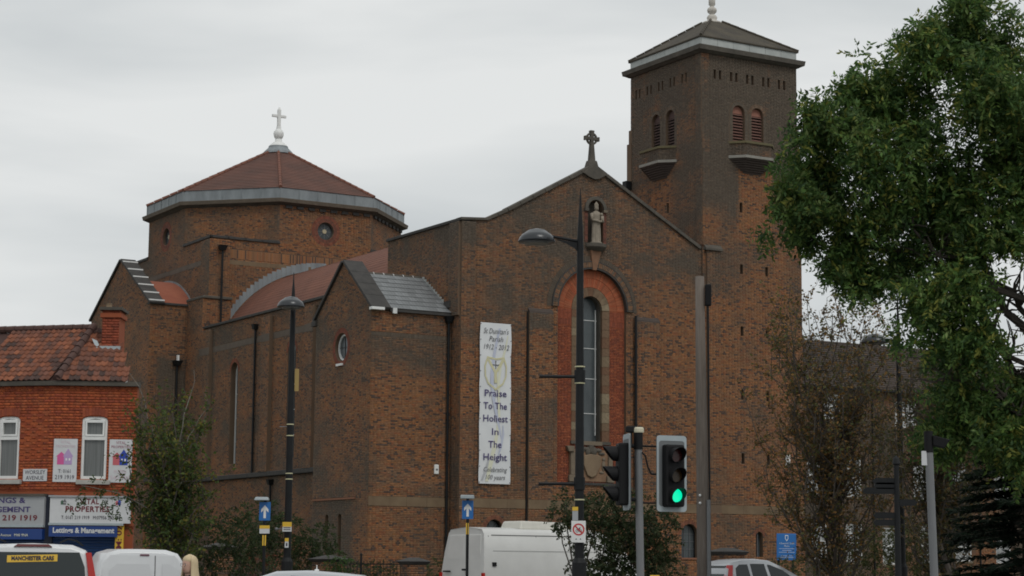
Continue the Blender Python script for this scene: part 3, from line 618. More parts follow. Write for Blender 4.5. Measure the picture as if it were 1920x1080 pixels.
# balconies
def balcony(fr, a):
    A, B, Cc, D = (a, 0), (a + .65, .65), (a + 2.25, .65), (a + 2.9, 0)
    def sl(ins, n_in, z0, z1, mt, nm, par, bev=0.01):
        k = ins; pts = [(A[0] + k * 1.2, -.05), (B[0] + k * .5, B[1] - k), (Cc[0] - k * .5, Cc[1] - k), (D[0] - k * 1.2, -.05)]
        b = MB(); b.add([fr.p(x, z0, n) for x, n in pts] + [fr.p(x, z1, n) for x, n in pts], [(3, 2, 1, 0), (4, 5, 6, 7), (0, 1, 5, 4), (1, 2, 6, 5), (2, 3, 7, 6)])
        return b.build(nm, mt, par, bevel=bev)
    o = sl(-.04, 0, 21.28, 21.42, mat('pale_slab', (.2, .19, .165), .9, (.3, .29, .26), 4), 'balcony', CH)
    body = sl(.06, 0, 21.42, 22.0, M_mortar, 'parapet_core', o, 0)
    for (p, q) in ((A, B), (B, Cc), (Cc, D)):
        P0 = fr.p(p[0], 0, p[1]); P1 = fr.p(q[0], 0, q[1]); X = (P1 - P0); ln = X.length; X.normalize(); Nn = X.cross(Vector((0, 0, 1)));
        if Nn.dot(fr.N) < 0: Nn = -Nn
        f2 = Fr(P0 - Nn * .055, X, Nn); brickwork(f2, [rect(.02, ln - .02, 21.44, 21.98)], church_col(lambda x, z: .95), o, 21.44, 21.98)
    sl(-.02, 0, 22.0, 22.12, mat('mossy_coping', (.09, .085, .045), .9, (.15, .12, .06), 4), 'parapet_coping', o)
    for k in range(7): sl(.06 + .085 * k, 0, 21.2 - k * .095, 21.28 - k * .095 + .005, M_brickd, 'corbel_course', o, 0)
balcony(FTu, 18.62); balcony(TS, 1.2)
o = MB().box(16.75, 17.1, 5.1, 5.45, 20.5, 20.95).build('hopper', M_black, CH); MB().cyl((16.95, 5.2, 16), (16.95, 5.2, 20.5), .05).build('downpipe', M_black, o)
b = MB(); b.fbox(FT, 22.4, 22.45, 20.9, 23.7, 0, .05); b.build('cable_duct', M_black, CH)

# --- nave side wall and vaulted roof
SN = FS(3.5)
nwn = [arch(23.42, .5, 7.0, 12.0, 10), arch(15.95, .5, 7.0, 12.4, 10)]
P = rect(6.3, 28.04, 0, 14.75)
nw = wall('nave_side_wall', CH, SN, P, nwn, rev=.4)
soN = lambda x, z: .42 + .12 * sst(10, 15, z) + .35 * sst(1.2, .3, abs(x - 27)) + .2 * sst(6.3, 6, z) * sst(4, 6, z)
brickwork(SN, [rect(6.3, 28.04, 0, 6.15), rect(6.3, 28.04, 6.4, 13.3), rect(6.3, 28.04, 13.62, 14.75)] + [arch(23.42, .73, 7.0, 12.0, 12), arch(15.95, .73, 7.0, 12.4, 12)], church_col(soN), nw, 0, 14.75)
stone_band(SN, 6.3, 28.04, 13.3, 13.62, nw, m=M_bandst2, step=1.4)
MB().fbox(SN, 6.3, 28.04, 6.15, 6.4, -.05, .22).build('moulding', M_coping, nw, bevel=.04)
for (c_, zs, z0) in ((23.42, 12.0, 7.0), (15.95, 12.4, 7.0)):
    fr_ = MB().fring(SN, arch(c_, .5, z0, zs, 10), arch(c_, .44, z0 + .05, zs, 10), -.38, -.3).build('nave_window', M_white, CH)
    MB().fprism(SN, arch(c_, .5, z0, zs, 10), -.38, -.36).build('pane', M_glassW, fr_)
    bars(SN, (), (8.2, 9.5, 10.8), c_ - .5, c_ + .5, 7, 12, .02, -.33).build('glazing_bar', M_whited, fr_)
    MB().fbox(SN, c_ - .48, c_ - .4, z0, zs, -.3, -.24).build('white_jamb', M_white, fr_)
    voussoirs(SN, fr_, c_, zs, .51, .72, 0, math.pi, 22, red_col(((.2, .06, .03), (.17, .055, .03))), -.03, .015)
    for sx in (-1, 1):
        for z in np.arange(z0, zs, .075): inst(UB, 'brick', fr_, church_col(lambda x, z: .3)(0, 0), fmat(SN, c_ + sx * .615, z + .035, .002, .2, .065, .02)) if False else None
    brickwork(SN, [rect(c_ - .73, c_ - .5, z0, zs), rect(c_ + .5, c_ + .73, z0, zs)], church_col(lambda x, z: .35), fr_, z0, zs)
slope_stones(SN, 6.3, 14.75, 27.9, 14.75, 22, .14, -.4, .12, M_coping, nw)
for (a, b2, t_) in ((18.35, 19.4, 14.5), (13.0, 14.0, 14.5), (26.6, 28.04, 14.6)):
    o = MB().fbox(SN, a, b2, 6.4, t_, -.02, .22).build('pilaster', M_mortar, CH); brickwork(SN, [rect(a, b2, 6.4, 13.2), rect(a, b2, 13.6, t_)], church_col(lambda x, z: .5), o, 6.4, t_, n=.22); stone_band(SN, a, b2, 13.2, 13.6, o, m=M_bandst2, nn=.24)
pipe(3.4, 20.5, 6.4, 14.0); pipe(3.38, 18.0, 0, 5.7)
def barrel(name, axis, c, z0, Rr, a, b_, mt, t0=.28, t1=math.pi - .28, n=40, rows=26):
    mb = MB(); vs = []; fs = []
    for i in range(n + 1):
        t = t0 + (t1 - t0) * i / n
        for s in (a, b_):
            x = c - Rr * math.cos(t); z = z0 + Rr * math.sin(t)
            vs.append((x, s, z) if axis == 'w' else (s, x, z))
    for i in range(n): fs.append((2 * i, 2 * i + 1, 2 * i + 3, 2 * i + 2))
    o = mb.add(vs, fs).build(name, mt, CH, smooth=True); return o
nr = barrel('vaulted_nave_roof', 'w', 10.95, 11.7, 6.9, 6.2, 28.04, M_clay)
rb = MB()
for k in range(34):                       # tile courses of the vault, as low steps
    t = .3 + k * (math.pi / 2 - .3) / 34; t2 = t + .006
    p = [(10.95 - r * math.cos(q), 11.7 + r * math.sin(q)) for r, q in ((6.9, t), (6.91, t), (6.903, t + .035), (6.9, t + .035))]
    rb.add([(x, 6.3, z) for x, z in p] + [(x, 28.0, z) for x, z in p], [(0, 1, 5, 4), (1, 2, 6, 5)])
rb.build('tile_course', M_clay, nr)
# stepped lead flashing
for k in range(26):
    t = .36 + k * .047; t2 = t + .045
    x0, z0 = 10.95 - 6.95 * math.cos(t), 11.7 + 6.95 * math.sin(t); x1, z1 = 10.95 - 6.95 * math.cos(t2), 11.7 + 6.95 * math.sin(t2)
    MB().fprism(FF(28.04), [(x0, z0), (x1, z1), (x1 - .0, z1 + .48), (x0, z1 + .48)], 0, .02 + .004 * (k % 2)).build('lead_flashing', M_lead, nr)

# --- crossing: square base and octagonal drum
FB = FF(28.04); SB = FS(3.79)
P = rect(3.79, 18.11, 12, 20.1); bw = wall('crossing_front_wall', CH, FB, P)
soB = lambda x, z: .18 + .1 * sst(6, 4.5, x) + .15 * sst(7.8, 7, x) * sst(18.5, 20, z)
brickwork(FB, [rect(3.79, 18.11, 12, 18.6), rect(3.79, 18.11, 18.85, 18.95), rect(3.79, 18.11, 19.47, 20.1)], church_col(soB), bw, 12, 20.1)
for k in range(140):
    x = 5.0 + k * .083
    if x > 15: break
    inst(UB, 'brick', bw, church_col(lambda x, z: .12)(x, 19), fmat(FB, x, 19.21, .006, .07, .5, .02))
stone_band(FB, 4.9, 15, 18.6, 18.85, bw, m=M_bandst, step=1.2)
P = rect(28.04, 42.36, 10, 20.1); bs = wall('crossing_side_wall', CH, SB, P)
brickwork(SB, [rect(28.04, 42.36, 14, 18.6), rect(28.04, 42.36, 18.9, 20.1)], church_col(lambda x, z: .6), bs, 14, 20.1)
stone_band(SB, 28.1, 42.3, 18.6, 18.9, bs, m=M_bandst2, step=1.2)
o = MB().fbox(FB, 3.66, 4.9, 16.6, 19.95, -.02, .13).build('pilaster', M_mortar, CH)
brickwork(FB, [rect(3.66, 4.9, 16.6, 19.95)], church_col(lambda x, z: .2), o, 16.6, 19.95, n=.13)
o = MB().fbox(SB, 27.91, 29.2, 16.3, 19.95, -.02, .13).build('pilaster', M_mortar, CH); brickwork(SB, [rect(27.91, 29.2, 16.3, 19.95)], church_col(lambda x, z: .6), o, 16.3, 19.95, n=.13)
o = MB().box(3.3, 5.0, 27.8, 30.2, 0, 16.5).build('corner_pier', M_mortar, CH)
f2 = FF(27.8); brickwork(f2, [rect(3.3, 5.0, 4, 16.5)], church_col(lambda x, z: .2), o, 4, 16.5)
brickwork(FS(3.3), [rect(27.8, 30.1, 4, 16.5)], church_col(lambda x, z: .5), o, 4, 16.5)
MB().box(3.24, 5.06, 27.7, 30.2, 16.5, 16.66).build('moulding', M_stoneD, o, bevel=.03)
pipe(4.35, 27.66, 14.6, 19.3, hs=.24)
# drum
OC = (10.95, 35.2); R8 = 7.75
def oct_pt(k, r): a = R(22.5 + 45 * k); return Vector((OC[0] + r * math.cos(a), OC[1] + r * math.sin(a), 0))
dr = MB(); 
drum = MB().add([tuple(oct_pt(k, R8 - .5)[:2]) + (z,) for z in (19.8, 22.4) for k in range(8)], [(k, (k + 1) % 8, (k + 1) % 8 + 8, k + 8) for k in range(8)]).build('octagonal_drum', M_mortar, CH)
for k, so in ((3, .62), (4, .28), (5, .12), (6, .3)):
    A, B = oct_pt(k, R8), oct_pt(k + 1, R8); X = (B - A).normalized(); f3 = Fr(A, X, X.cross(Vector((0, 0, 1)))); ln = (B - A).length
    polys = [rect(0, ln, 19.9 if k != 5 else 20.1, 22.4)]; holes = []
    if k in (3, 5):
        c_ = ln / 2; polys.append(circle(c_, 21.07, .93, 36)); holes = [circle(c_, 21.07, .52)]
    o = wall('drum_wall', CH, f3, rect(0, ln, 19.9 if k != 5 else 20.1, 22.4), holes, rev=.3)
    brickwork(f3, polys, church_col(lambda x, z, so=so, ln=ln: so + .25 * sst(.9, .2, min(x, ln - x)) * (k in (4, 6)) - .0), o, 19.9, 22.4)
    if holes:
        voussoirs(f3, o, c_, 21.07, .72, .92, 0, 2 * math.pi, 56, red_col(((.19, .06, .035), (.15, .05, .03), (.22, .075, .04))), -.02, .012)
        voussoirs(f3, o, c_, 21.07, .53, .71, 0, 2 * math.pi, 44, red_col(((.17, .055, .035), (.13, .045, .03))), -.02, .004)
        q = MB().fring(f3, circle(c_, 21.07, .52), circle(c_, 21.07, .46), -.25, -.14, True).build('round_window', M_coping, CH)
        MB().fprism(f3, circle(c_, 21.07, .5), -.25, -.22).build('pane', M_glass, q)
        bb = MB()
        for a in range(8):
            t = math.pi / 4 * a; d = Vector((math.cos(t), math.sin(t))); e = Vector((-d.y, d.x)) * .014
            bb.add([f3.p(c_ + d.x * .1 + e.x * s1, 21.07 + d.y * .1 + e.y * s1, -.2) for s1 in (-1, 1)] + [f3.p(c_ + d.x * .48 + e.x * s1, 21.07 + d.y * .48 + e.y * s1, -.2) for s1 in (1, -1)], [(0, 1, 2, 3)])
        bb.build('glazing_bar', M_inkf, q); MB().fprism(f3, circle(c_, 21.07, .13), -.22, -.17).build('boss', mat('pale_boss', (.42, .36, .24), .7), q)
    if k in (5, 6, 4):
        for j in range(8 if k != 4 else 0): MB().fbox(f3, .35 + j * .72, .75 + j * .72, 22.18, 22.34, 0, .12).build('cornice_bracket', M_coping, o)
def oct_ring(z0, z1, r0, r1, mt, nm, par, bev=.02):
    b = MB(); b.add([tuple(oct_pt(k, r)[:2]) + (z,) for z, r in ((z0, r0), (z1, r1)) for k in range(8)], [(k, (k + 1) % 8, (k + 1) % 8 + 8, k + 8) for k in range(8)] + [tuple(range(7, -1, -1)), tuple(range(8, 16))]); return b.build(nm, mt, par, bevel=bev)
cn = oct_ring(22.35, 22.47, R8 + .05, R8 + .32, M_stoneD, 'drum_cornice', CH); oct_ring(22.47, 22.7, R8 + .4, R8 + .46, mat('brown_cornice_stone', (.09, .072, .055), .9, (.15, .12, .09), 4), 'cornice_fascia', cn)
ld = oct_ring(22.7, 23.35, R8 + .1, R8 + .1, M_lead, 'lead_parapet', CH)
for k in range(8):
    A, B = oct_pt(k, R8 + .13), oct_pt(k + 1, R8 + .13); X = (B - A).normalized(); f3 = Fr(A, X, X.cross(Vector((0, 0, 1)))); ln = (B - A).length
    for j in range(5): MB().fbox(f3, j * ln / 5 + .01, (j + 1) * ln / 5 - .01, 22.71, 23.36, -.02, .02 + .006 * random.random()).build('lead_sheet', M_lead, ld); MB().fbox(f3, j * ln / 5 - .02, j * ln / 5 + .02, 22.71, 23.37, 0, .05).build('lead_roll', M_lead, ld)
b = MB(); apex = (OC[0], OC[1], 27.25)
for k in range(8):
    A, B = oct_pt(k, R8 + .2), oct_pt(k + 1, R8 + .2); nco = 26
    for j in range(nco):
        t0, t1 = j / nco, (j + 1) / nco
        z0, z1 = 23.36 + (27.2 - 23.36) * t0, 23.36 + (27.2 - 23.36) * t1
        c = Vector((OC[0], OC[1], 0)); P = [A.lerp(c, t0 * .97), B.lerp(c, t0 * .97), B.lerp(c, t1 * .97), A.lerp(c, t1 * .97)]
        b.add([(P[0].x, P[0].y, z0 + .03), (P[1].x, P[1].y, z0 + .03), (P[2].x, P[2].y, z1), (P[3].x, P[3].y, z1), (P[0].x, P[0].y, z0 - .0), (P[1].x, P[1].y, z0 - .0)], [(0, 1, 2, 3), (4, 5, 1, 0)])
rf8 = b.build('octagonal_tiled_roof', mat('brown_red_roof_tiles', (.07, .038, .03), .85, (.155, .066, .046), .55, bump=.7, bscale=22), CH)
for k in range(8):
    A = oct_pt(k, R8 + .2)
    for j in range(16):
        c = Vector((OC[0], OC[1], 0)); p0, p1 = A.lerp(c, j / 16 * .95), A.lerp(c, (j + .95) / 16 * .95); p0.z = 23.39 + 3.84 * (j / 16 * .98); p1.z = 23.39 + 3.84 * ((j + .95) / 16 * .98)
        MB().cyl(p0, p1, .11, .09, 8).build('hip_tile', M_clay, rf8)
fin = MB().lathe((OC[0], OC[1], 27.0), [(.95, -.1), (.9, .05), (.62, .32), (.6, .42), (.5, .44)], 16).build('roof_cap', M_lead, CH, smooth=False)
MB().lathe((OC[0], OC[1], 27.3), [(.6, .05), (.58, .14), (.4, .32), (.36, .36), (.24, .4), (.2, .6), (.16, .62), (.25, .66), (.3, .8), (.32, .92), (.3, 1.05), (.22, 1.17), (.16, 1.22)], 18).build('finial_ball', M_white, fin, smooth=True)
b = MB(); X0, Y0 = OC; b.hexa([(X0 - .15, Y0 - .12, 28.45), (X0 + .15, Y0 - .12, 28.45), (X0 + .15, Y0 + .12, 28.45), (X0 - .15, Y0 + .12, 28.45), (X0 - .1, Y0 - .09, 28.75), (X0 + .1, Y0 - .09, 28.75), (X0 + .1, Y0 + .09, 28.75), (X0 - .1, Y0 + .09, 28.75)])
b.box(X0 - .1, X0 + .1, Y0 - .09, Y0 + .09, 28.75, 29.75); b.box(X0 - .47, X0 - .1, Y0 - .07, Y0 + .07, 29.28, 29.44); b.box(X0 + .1, X0 + .47, Y0 - .07, Y0 + .07, 29.28, 29.44)
b.hexa([(X0 - .1, Y0 - .09, 29.75), (X0 + .1, Y0 - .09, 29.75), (X0 + .1, Y0 + .09, 29.75), (X0 - .1, Y0 + .09, 29.75)] + [(X0 - .02, Y0 - .02, 29.95), (X0 + .02, Y0 - .02, 29.95), (X0 + .02, Y0 + .02, 29.95), (X0 - .02, Y0 + .02, 29.95)]); b.build('roof_cross', M_white, fin, bevel=.015)
# squinch weatherings at the corners of the square base, and their coping
for (sx, sy) in ((-1, -1), (-1, 1), (1, -1), (1, 1)):
    c = Vector((OC[0] + sx * 7.16, OC[1] + sy * 7.16, 20.1)); a = Vector((OC[0] + sx * 7.16, OC[1] + sy * 2.97, 20.1)); d = Vector((OC[0] + sx * 2.97, OC[1] + sy * 7.16, 20.1))
    mid = (a + d) / 2; o = MB().add([c, a, d, (a.x, a.y, 20.25), (d.x, d.y, 20.25)], [(0, 1, 3), (0, 2, 4), (0, 3, 4), (1, 2, 4, 3)]).build('corner_weathering', M_coping, CH)
    for (p, q) in ((c, a), (c, d)):
        for j in range(4): p0, p1 = p.lerp(q, j / 4), p.lerp(q, (j + 1) / 4 - .01); x0, x1 = sorted((p0.x, p1.x)); y0, y1 = sorted((p0.y, p1.y)); MB().box(x0 - .09, x1 + .09, y0 - .09, y1 + .09, 20.04, 20.2).build('coping_stone', M_coping, o, bevel=.02)

# --- short transept with its own gable
FTr, STr = FF(30.1), FS(1.05)
P = rect(1.05, 3.79, 0, 16.25); tf = wall('transept_front_wall', CH, FTr, P)
soX = lambda x, z: .35 + .55 * sst(13.4, 13.1, z) * sst(1.3, 1.8, x) * sst(6, 9, z)
brickwork(FTr, [rect(1.05, 3.79, 0, 6.15), rect(1.05, 3.79, 6.4, 16.25)], church_col(soX), tf, 0, 16.25)
MB().fbox(FTr, 1.0, 3.79, 6.15, 6.4, -.05, .2).build('moulding', M_coping, tf, bevel=.04); slope_stones(FTr, 1.0, 16.25, 3.85, 16.25, 3, .13, -.4, .1, M_coping, tf)
tg = [(30.1, 0), (40.2, 0), (40.2, 16.3), (35.15, 19.35), (30.1, 16.3)]; tw2 = arch(35.6, .62, 9.5, 13.8, 12)
tg_ = wall('transept_gable_wall', CH, STr, tg, [tw2], rev=.4)
brickwork(STr, [tg, [(x, z) for x, z in arch(35.6, 1.15, 9.5, 13.8, 16)]], church_col(lambda x, z: .5), tg_, 0, 19.4)
brickwork(STr, [rect(34.45, 34.98, 9.5, 13.8), rect(36.22, 36.75, 9.5, 13.8)], church_col(lambda x, z: .4), tg_, 9.5, 13.8)
f_ = MB().fring(STr, arch(35.6, .62, 9.5, 13.8, 12), arch(35.6, .55, 9.6, 13.8, 12), -.38, -.3).build('transept_window', M_coping, CH)
MB().fprism(STr, arch(35.6, .62, 9.5, 13.8, 12), -.38, -.36).build('pane', M_glass, f_)
voussoirs(STr, f_, 35.6, 13.8, .63, .87, 0, math.pi, 26, red_col(((.2, .05, .025), (.17, .045, .025))), -.03, .0); voussoirs(STr, f_, 35.6, 13.8, .89, 1.13, 0, math.pi, 34, red_col(((.24, .06, .03), (.2, .05, .028))), -.03, .03)
def slope_lead(fr, x0, z0, x1, z1, cnt):
    for k in range(cnt):
        t = k / (cnt - .4) + .03; x, z = x0 + (x1 - x0) * t, z0 + (z1 - z0) * t
        MB().fbox(fr, x - .09, x + .09, z + .12, z + .19, -.82, .1).build('flashing_strip', M_white, tg_)
slope_stones(STr, 29.95, 16.25, 35.1, 19.36, 6, .14, -.8, .12, M_coping, tg_); slope_stones(STr, 40.35, 16.25, 35.2, 19.36, 6, .14, -.8, .12, M_coping, tg_)
slope_lead(STr, 29.95, 16.25, 35.1, 19.36, 6)
tr_ = barrel('vaulted_transept_roof', 'u', 35.2, 11.45, 6.8, 1.9, 3.79, M_clay2, t0=.74, t1=math.pi - .74)
MB().fring(SB, [(35.2 - 6.9 * math.cos(t), 11.45 + 6.9 * math.sin(t)) for t in np.linspace(.5, math.pi - .5, 30)], [(35.2 - 6.78 * math.cos(t), 11.45 + 6.78 * math.sin(t)) for t in np.linspace(.5, math.pi - .5, 30)], 0, .05).build('lead_flashing', M_lead, tr_)
pipe(2.72, 29.95, 6.4, 12.8, hs=.26); MB().box(2.66, 2.78, 29.8, 29.95, 13.05, 13.4).build('floodlight', M_white, CH)
b = MB(); b.box(1.4, 3.8, 39.8, 40.2, 0, 16.3); b.build('transept_back_wall', M_mortar, CH)

# ------------------------------------------------------------------ things on the church
MW = Matrix.Translation((-6.09, 85.82, 0)) @ Matrix.Rotation(YAW, 4, 'Z')
def church_thing(name, u, w, z, label, cat, group=None):
    p = MW @ Vector((u, w, z)); return empty(name, p, YAW, label, cat, group)
# banner (local origin bottom left)
BN = church_thing('banner', 4.93, -.88, 5.22, 'long white parish banner hanging on the brown brick church front', 'banner')
BW, BH = 1.6, 7.12; FBn = Fr((0, 0, 0), (1, 0, 0), (0, -1, 0))
b = MB(); vs = []
nx, nz = 9, 40
for j in range(nz + 1):
    for i in range(nx + 1):
        x = BW * i / nx; z = BH * j / nz
        yy = -.02 + .012 * math.sin(z * 2.1) * math.sin(x * 2.5) + .008 * math.sin(z * 5 + x * 7); ed = .012 * math.sin(z * 3.3)
        vs.append((x + ed * (i - 4.5) / 4.5, yy, z))
b.add(vs, [(j * (nx + 1) + i, j * (nx + 1) + i + 1, (j + 1) * (nx + 1) + i + 1, (j + 1) * (nx + 1) + i) for j in range(nz) for i in range(nx)])
b.build('cloth', M_cloth, BN, smooth=True)
n_ = .045
def ribbon(pts, w0, m_, nm, n):
    A = []; B = []
    for i, (x, z) in enumerate(pts):
        w = w0[i] if isinstance(w0, list) else w0; A.append((x - w / 2, z)); B.append((x + w / 2, z))
    MB().fring(FBn, A, B, n, n + .002).build(nm, m_, BN)
ribbon([(1.0, 6.9), (.85, 6.3), (.72, 5.7), (.62, 5.0), (.62, 4.4), (.72, 3.7), (.88, 3.0), (1.05, 2.3), (1.15, 1.9)], [.1, .12, .14, .16, .16, .16, .14, .1, .04], M_bluef, 'printed_swirl', n_ - .006)
ribbon([(1.42, 6.6), (1.3, 6.0), (1.05, 5.2), (.95, 4.5), (.98, 3.7), (1.0, 3.0), (.9, 2.2), (.72, 1.4), (.55, .7), (.4, .1)], [.05, .1, .14, .14, .12, .12, .16, .2, .2, .16], M_yelf, 'printed_swirl', n_ - .009)
ribbon([(1.2, 2.6), (1.22, 2.2), (1.1, 1.6), (.95, 1.2)], [.04, .1, .1, .03], M_bluef, 'printed_swirl', n_ - .004)
ribbon([(.5, 1.1), (.35, .6), (.15, .15)], [.08, .14, .1], mat('faded_grey_print', (.45, .46, .48), .8), 'printed_swirl', n_ - .003)
sh = [(.36, 5.62), (.8, 5.55), (1.24, 5.62), (1.38, 5.2), (1.36, 4.75), (1.2, 4.4), (.8, 4.12), (.4, 4.4), (.24, 4.75), (.22, 5.2)]
def inset(P, k, c=(.8, 4.9)): return [(c[0] + (x - c[0]) * k, c[1] + (z - c[1]) * k) for x, z in P]
MB().fring(FBn, sh, inset(sh, .88), n_, n_ + .003, True).build('crest_outline', M_gold, BN)
b = MB(); b.fprism(FBn, [(.34, 5.5), (.48, 5.5), (.8, 5.0), (.8, 4.78)], n_, n_ + .004); b.fprism(FBn, [(1.12, 5.5), (1.26, 5.5), (.8, 4.78), (.8, 5.0)], n_, n_ + .0045); b.fprism(FBn, [(.73, 4.45), (.87, 4.45), (.87, 4.9), (.73, 4.9)], n_, n_ + .005); b.build('crest_pall', M_gold, BN)
b = MB(); b.fbox(FBn, .78, .82, 5.08, 5.42, n_, n_ + .003); b.fbox(FBn, .66, .94, 5.23, 5.27, n_, n_ + .0035); b.fprism(FBn, circle(.8, 5.4, .035, 8), n_, n_ + .004); b.fprism(FBn, circle(.66, 5.25, .035, 8), n_, n_ + .004); b.fprism(FBn, circle(.94, 5.25, .035, 8), n_, n_ + .004); b.build('crest_cross', M_inkf, BN)
for s_t, z, wd, sz in (("St Dunstan's", 6.75, 1.28, .34), ('Parish', 6.4, .72, .34), ('1912 - 2012', 6.04, 1.3, .33)): text(FBn, s_t, .8, z, sz, M_inkf, BN, n_, wd, shear=.25, weight=.0)
for s_t, z, wd in (('Praise', 3.98, 1.12), ('To The', 3.42, 1.2), ('Holiest', 2.86, 1.26), ('In', 2.28, .34), ('The', 1.72, .68), ('Height', 1.16, 1.2)): text(FBn, s_t, .8, z, .42, M_purple, BN, n_, wd, weight=.005)
for s_t, z, wd in (('Celebrating', .62, 1.2), ('100 years', .28, 1.0)): text(FBn, s_t, .8, z, .3, M_inkf, BN, n_, wd, shear=.25, weight=.0)
b = MB()
for k in range(11):
    for x in (.03, 1.57): b.cyl((x, -.05, .06 + k * .7), (x, 0, .06 + k * .7), .018, n=8)
b.build('eyelet', M_ink, BN, kind='stuff')
# statue
ST = church_thing('statue', 11.05, -.88, 16.41, 'pale stone statue of a robed bishop in mitre standing in the gable niche', 'statue')
M_stat = mat('statue_stone', (.2, .17, .135), .9, (.32, .275, .215), 6, bump=.2)
b = MB(); b.lathe((0, 0, 0), [(.3, 0), (.3, .05), (.23, .08), (.24, .3), (.22, .7), (.2, 1.0), (.22, 1.15), (.26, 1.3), (.25, 1.4), (.15, 1.48), (.08, 1.52), (.08, 1.56)], 20, 1, .75)
b.cyl((-.25, 0, 1.38), (-.27, -.08, 1.08), .08, .07); b.cyl((-.27, -.08, 1.08), (-.02, -.24, 1.02), .07, .05); b.cyl((.25, 0, 1.38), (.27, -.06, 1.1), .08, .07); b.cyl((.27, -.06, 1.1), (.1, -.24, 1.0), .07, .05)
b.sphere((0, -.24, 1.0), .055); b.sphere((.09, -.23, 1.0), .05)
b.build('robed_body', M_stat, ST, smooth=True)
b = MB(); b.sphere((0, -.02, 1.64), .105, 14, (1, 1.05, 1.2)); b.sphere((0, -.13, 1.63), .025, 8); b.sphere((.16, -.2, 1.35), .075, 10); b.cyl((.2, -.2, 1.28), (.22, -.2, .98), .07, .09); b.build('head', M_stat, ST, smooth=True)
b = MB(); b.add([(-.11, -.02, 1.7), (.11, -.02, 1.7), (.12, -.02, 1.84), (0, -.02, 1.98), (-.12, -.02, 1.84), (0, -.14, 1.7), (0, -.12, 1.84), (0, .1, 1.7), (0, .08, 1.84)], [(0, 5, 6, 4), (5, 1, 2, 6), (4, 6, 3), (6, 2, 3), (1, 7, 8, 2), (7, 0, 4, 8), (2, 8, 3), (8, 4, 3)]); b.build('mitre', M_stat, ST, bevel=.01)
b = MB()
for x in (-.12, -.05, .03, .1): b.cyl((x, -.16, .06), (x * .8, -.15, .95), .025, .018, 6)
b.build('robe_folds', M_stat, ST)
# small white camera sign on the tower, blue church board
sg = church_thing('notice', 21.93, -.93, 6.55, 'small square white notice high on the tower brickwork', 'notice'); FL = Fr((0, 0, 0), (1, 0, 0), (0, -1, 0))
MB().fbox(FL, 0, .28, 0, .52, 0, .02).build('plate', M_white, sg)
for z in (.12, .25, .38): MB().fbox(FL, .05, .2, z, z + .05, .02, .024).build('print', M_inkf, sg)
bd = empty('church_board', (10.35, 78, 0), R(20), 'blue church notice board with a white crest standing before the tower', 'notice board')
MB().fbox(FL, 0, .86, 1.95, 2.98, 0, .04).build('board', M_blue, bd, bevel=.02); MB().box(.08, .16, .03, .09, 0, 2.7).build('post', M_black, bd); MB().box(.7, .78, .03, .09, 0, 2.7).build('post', M_black, bd)
MB().fring(FL, [(.36, 2.92), (.5, 2.92), (.5, 2.78), (.43, 2.68), (.36, 2.78)], inset([(.36, 2.92), (.5, 2.92), (.5, 2.78), (.43, 2.68), (.36, 2.78)], .7, (.43, 2.82)), .04, .045, True).build('crest', M_white, bd)
text(FL, "St Dunstan's R.C. Church", .43, 2.6, .085, M_white, bd, .045, .64); text(FL, 'Moston', .43, 2.5, .085, M_white, bd, .045, .22)
for z, wd in ((2.4, .66), (2.33, .4), (2.26, .68), (2.12, .5), (2.06, .6)): MB().fbox(FL, .43 - wd / 2, .43 + wd / 2, z - .008, z + .008, .04, .044).build('small_print', M_bluef, bd)

# ------------------------------------------------------------------ presbytery block to the right of the tower
PB = empty('school_building', MW @ Vector((23.2, 3, 0)), YAW, 'long dark brick two storey building with white sash windows behind the trees', 'building')
FP = Fr((0, 0, 0), (1, 0, 0), (0, -1, 0))
wins = [(4.4, 9.3, 1.3, 1.3), (9.2, 9.05, 1.5, 1.4), (3.25, 5.4, 1.05, 1.95), (5.8, 5.35, 1.05, 1.95), (10.4, 5.25, 1.1, 1.95), (13.2, 5.25, 1.1, 2.05), (3.5, 2.1, 1.0, 1.85), (5.75, 2.0, 1.1, 1.95), (8.2, 1.9, 1.0, 1.9), (10.8, 1.85, 1.0, 2.1), (13.25, 2.1, 1.2, 1.5), (16.2, 5.2, 1.1, 2), (16.2, 2, 1.1, 1.9)]
P = rect(0, 20, 0, 10.95); H = [rect(x, x + w, z, z + h) for x, z, w, h in wins]
pw = wall('wall', PB, FP, P, H, rev=.15); 
so5 = lambda x, z: .62
brickwork(FP, [P] + H, church_col(so5), pw, 0, 10.95)
for x, z, w, h in wins:
    f_ = MB().fring(FP, rect(x, x + w, z, z + h), rect(x + .07, x + w - .07, z + .07, z + h - .07), -.14, -.05, True); f_.fbox(FP, x + .07, x + w - .07, z + h * .5 - .04, z + h * .5 + .04, -.13, -.06); f_ = f_.build('sash_window', M_white, PB)
    MB().fbox(FP, x, x + w, z, z + h, -.15, -.12).build('pane', mat('curtained_glass', (.12, .13, .135), .15, (.42, .43, .43), 1.3, stretch=(3, 1, .4)), f_)
    bars(FP, (x + w / 3, x + 2 * w / 3), (z + h * .25, z + h * .75), x, x + w, z, z + h, .014, -.1).build('glazing_bar', M_white, f_)
    MB().fbox(FP, x - .06, x + w + .06, z - .1, z, -.05, .06).build('sill', M_stone, f_)
b = MB(); b.add([(-.1, -.3, 10.95), (20.2, -.3, 10.95), (20.2, 9, 10.95), (-.1, 9, 10.95), (1.5, 4.5, 14.0), (20.2, 4.5, 14.0)], [(0, 1, 5, 4), (3, 4, 5, 2), (0, 4, 3), (0, 3, 2, 1)]); prf = b.build('roof', mat('brown_tile_roof', (.04, .03, .024), .9, (.07, .052, .042), 2, bump=.6, bscale=20), PB)
b = MB()
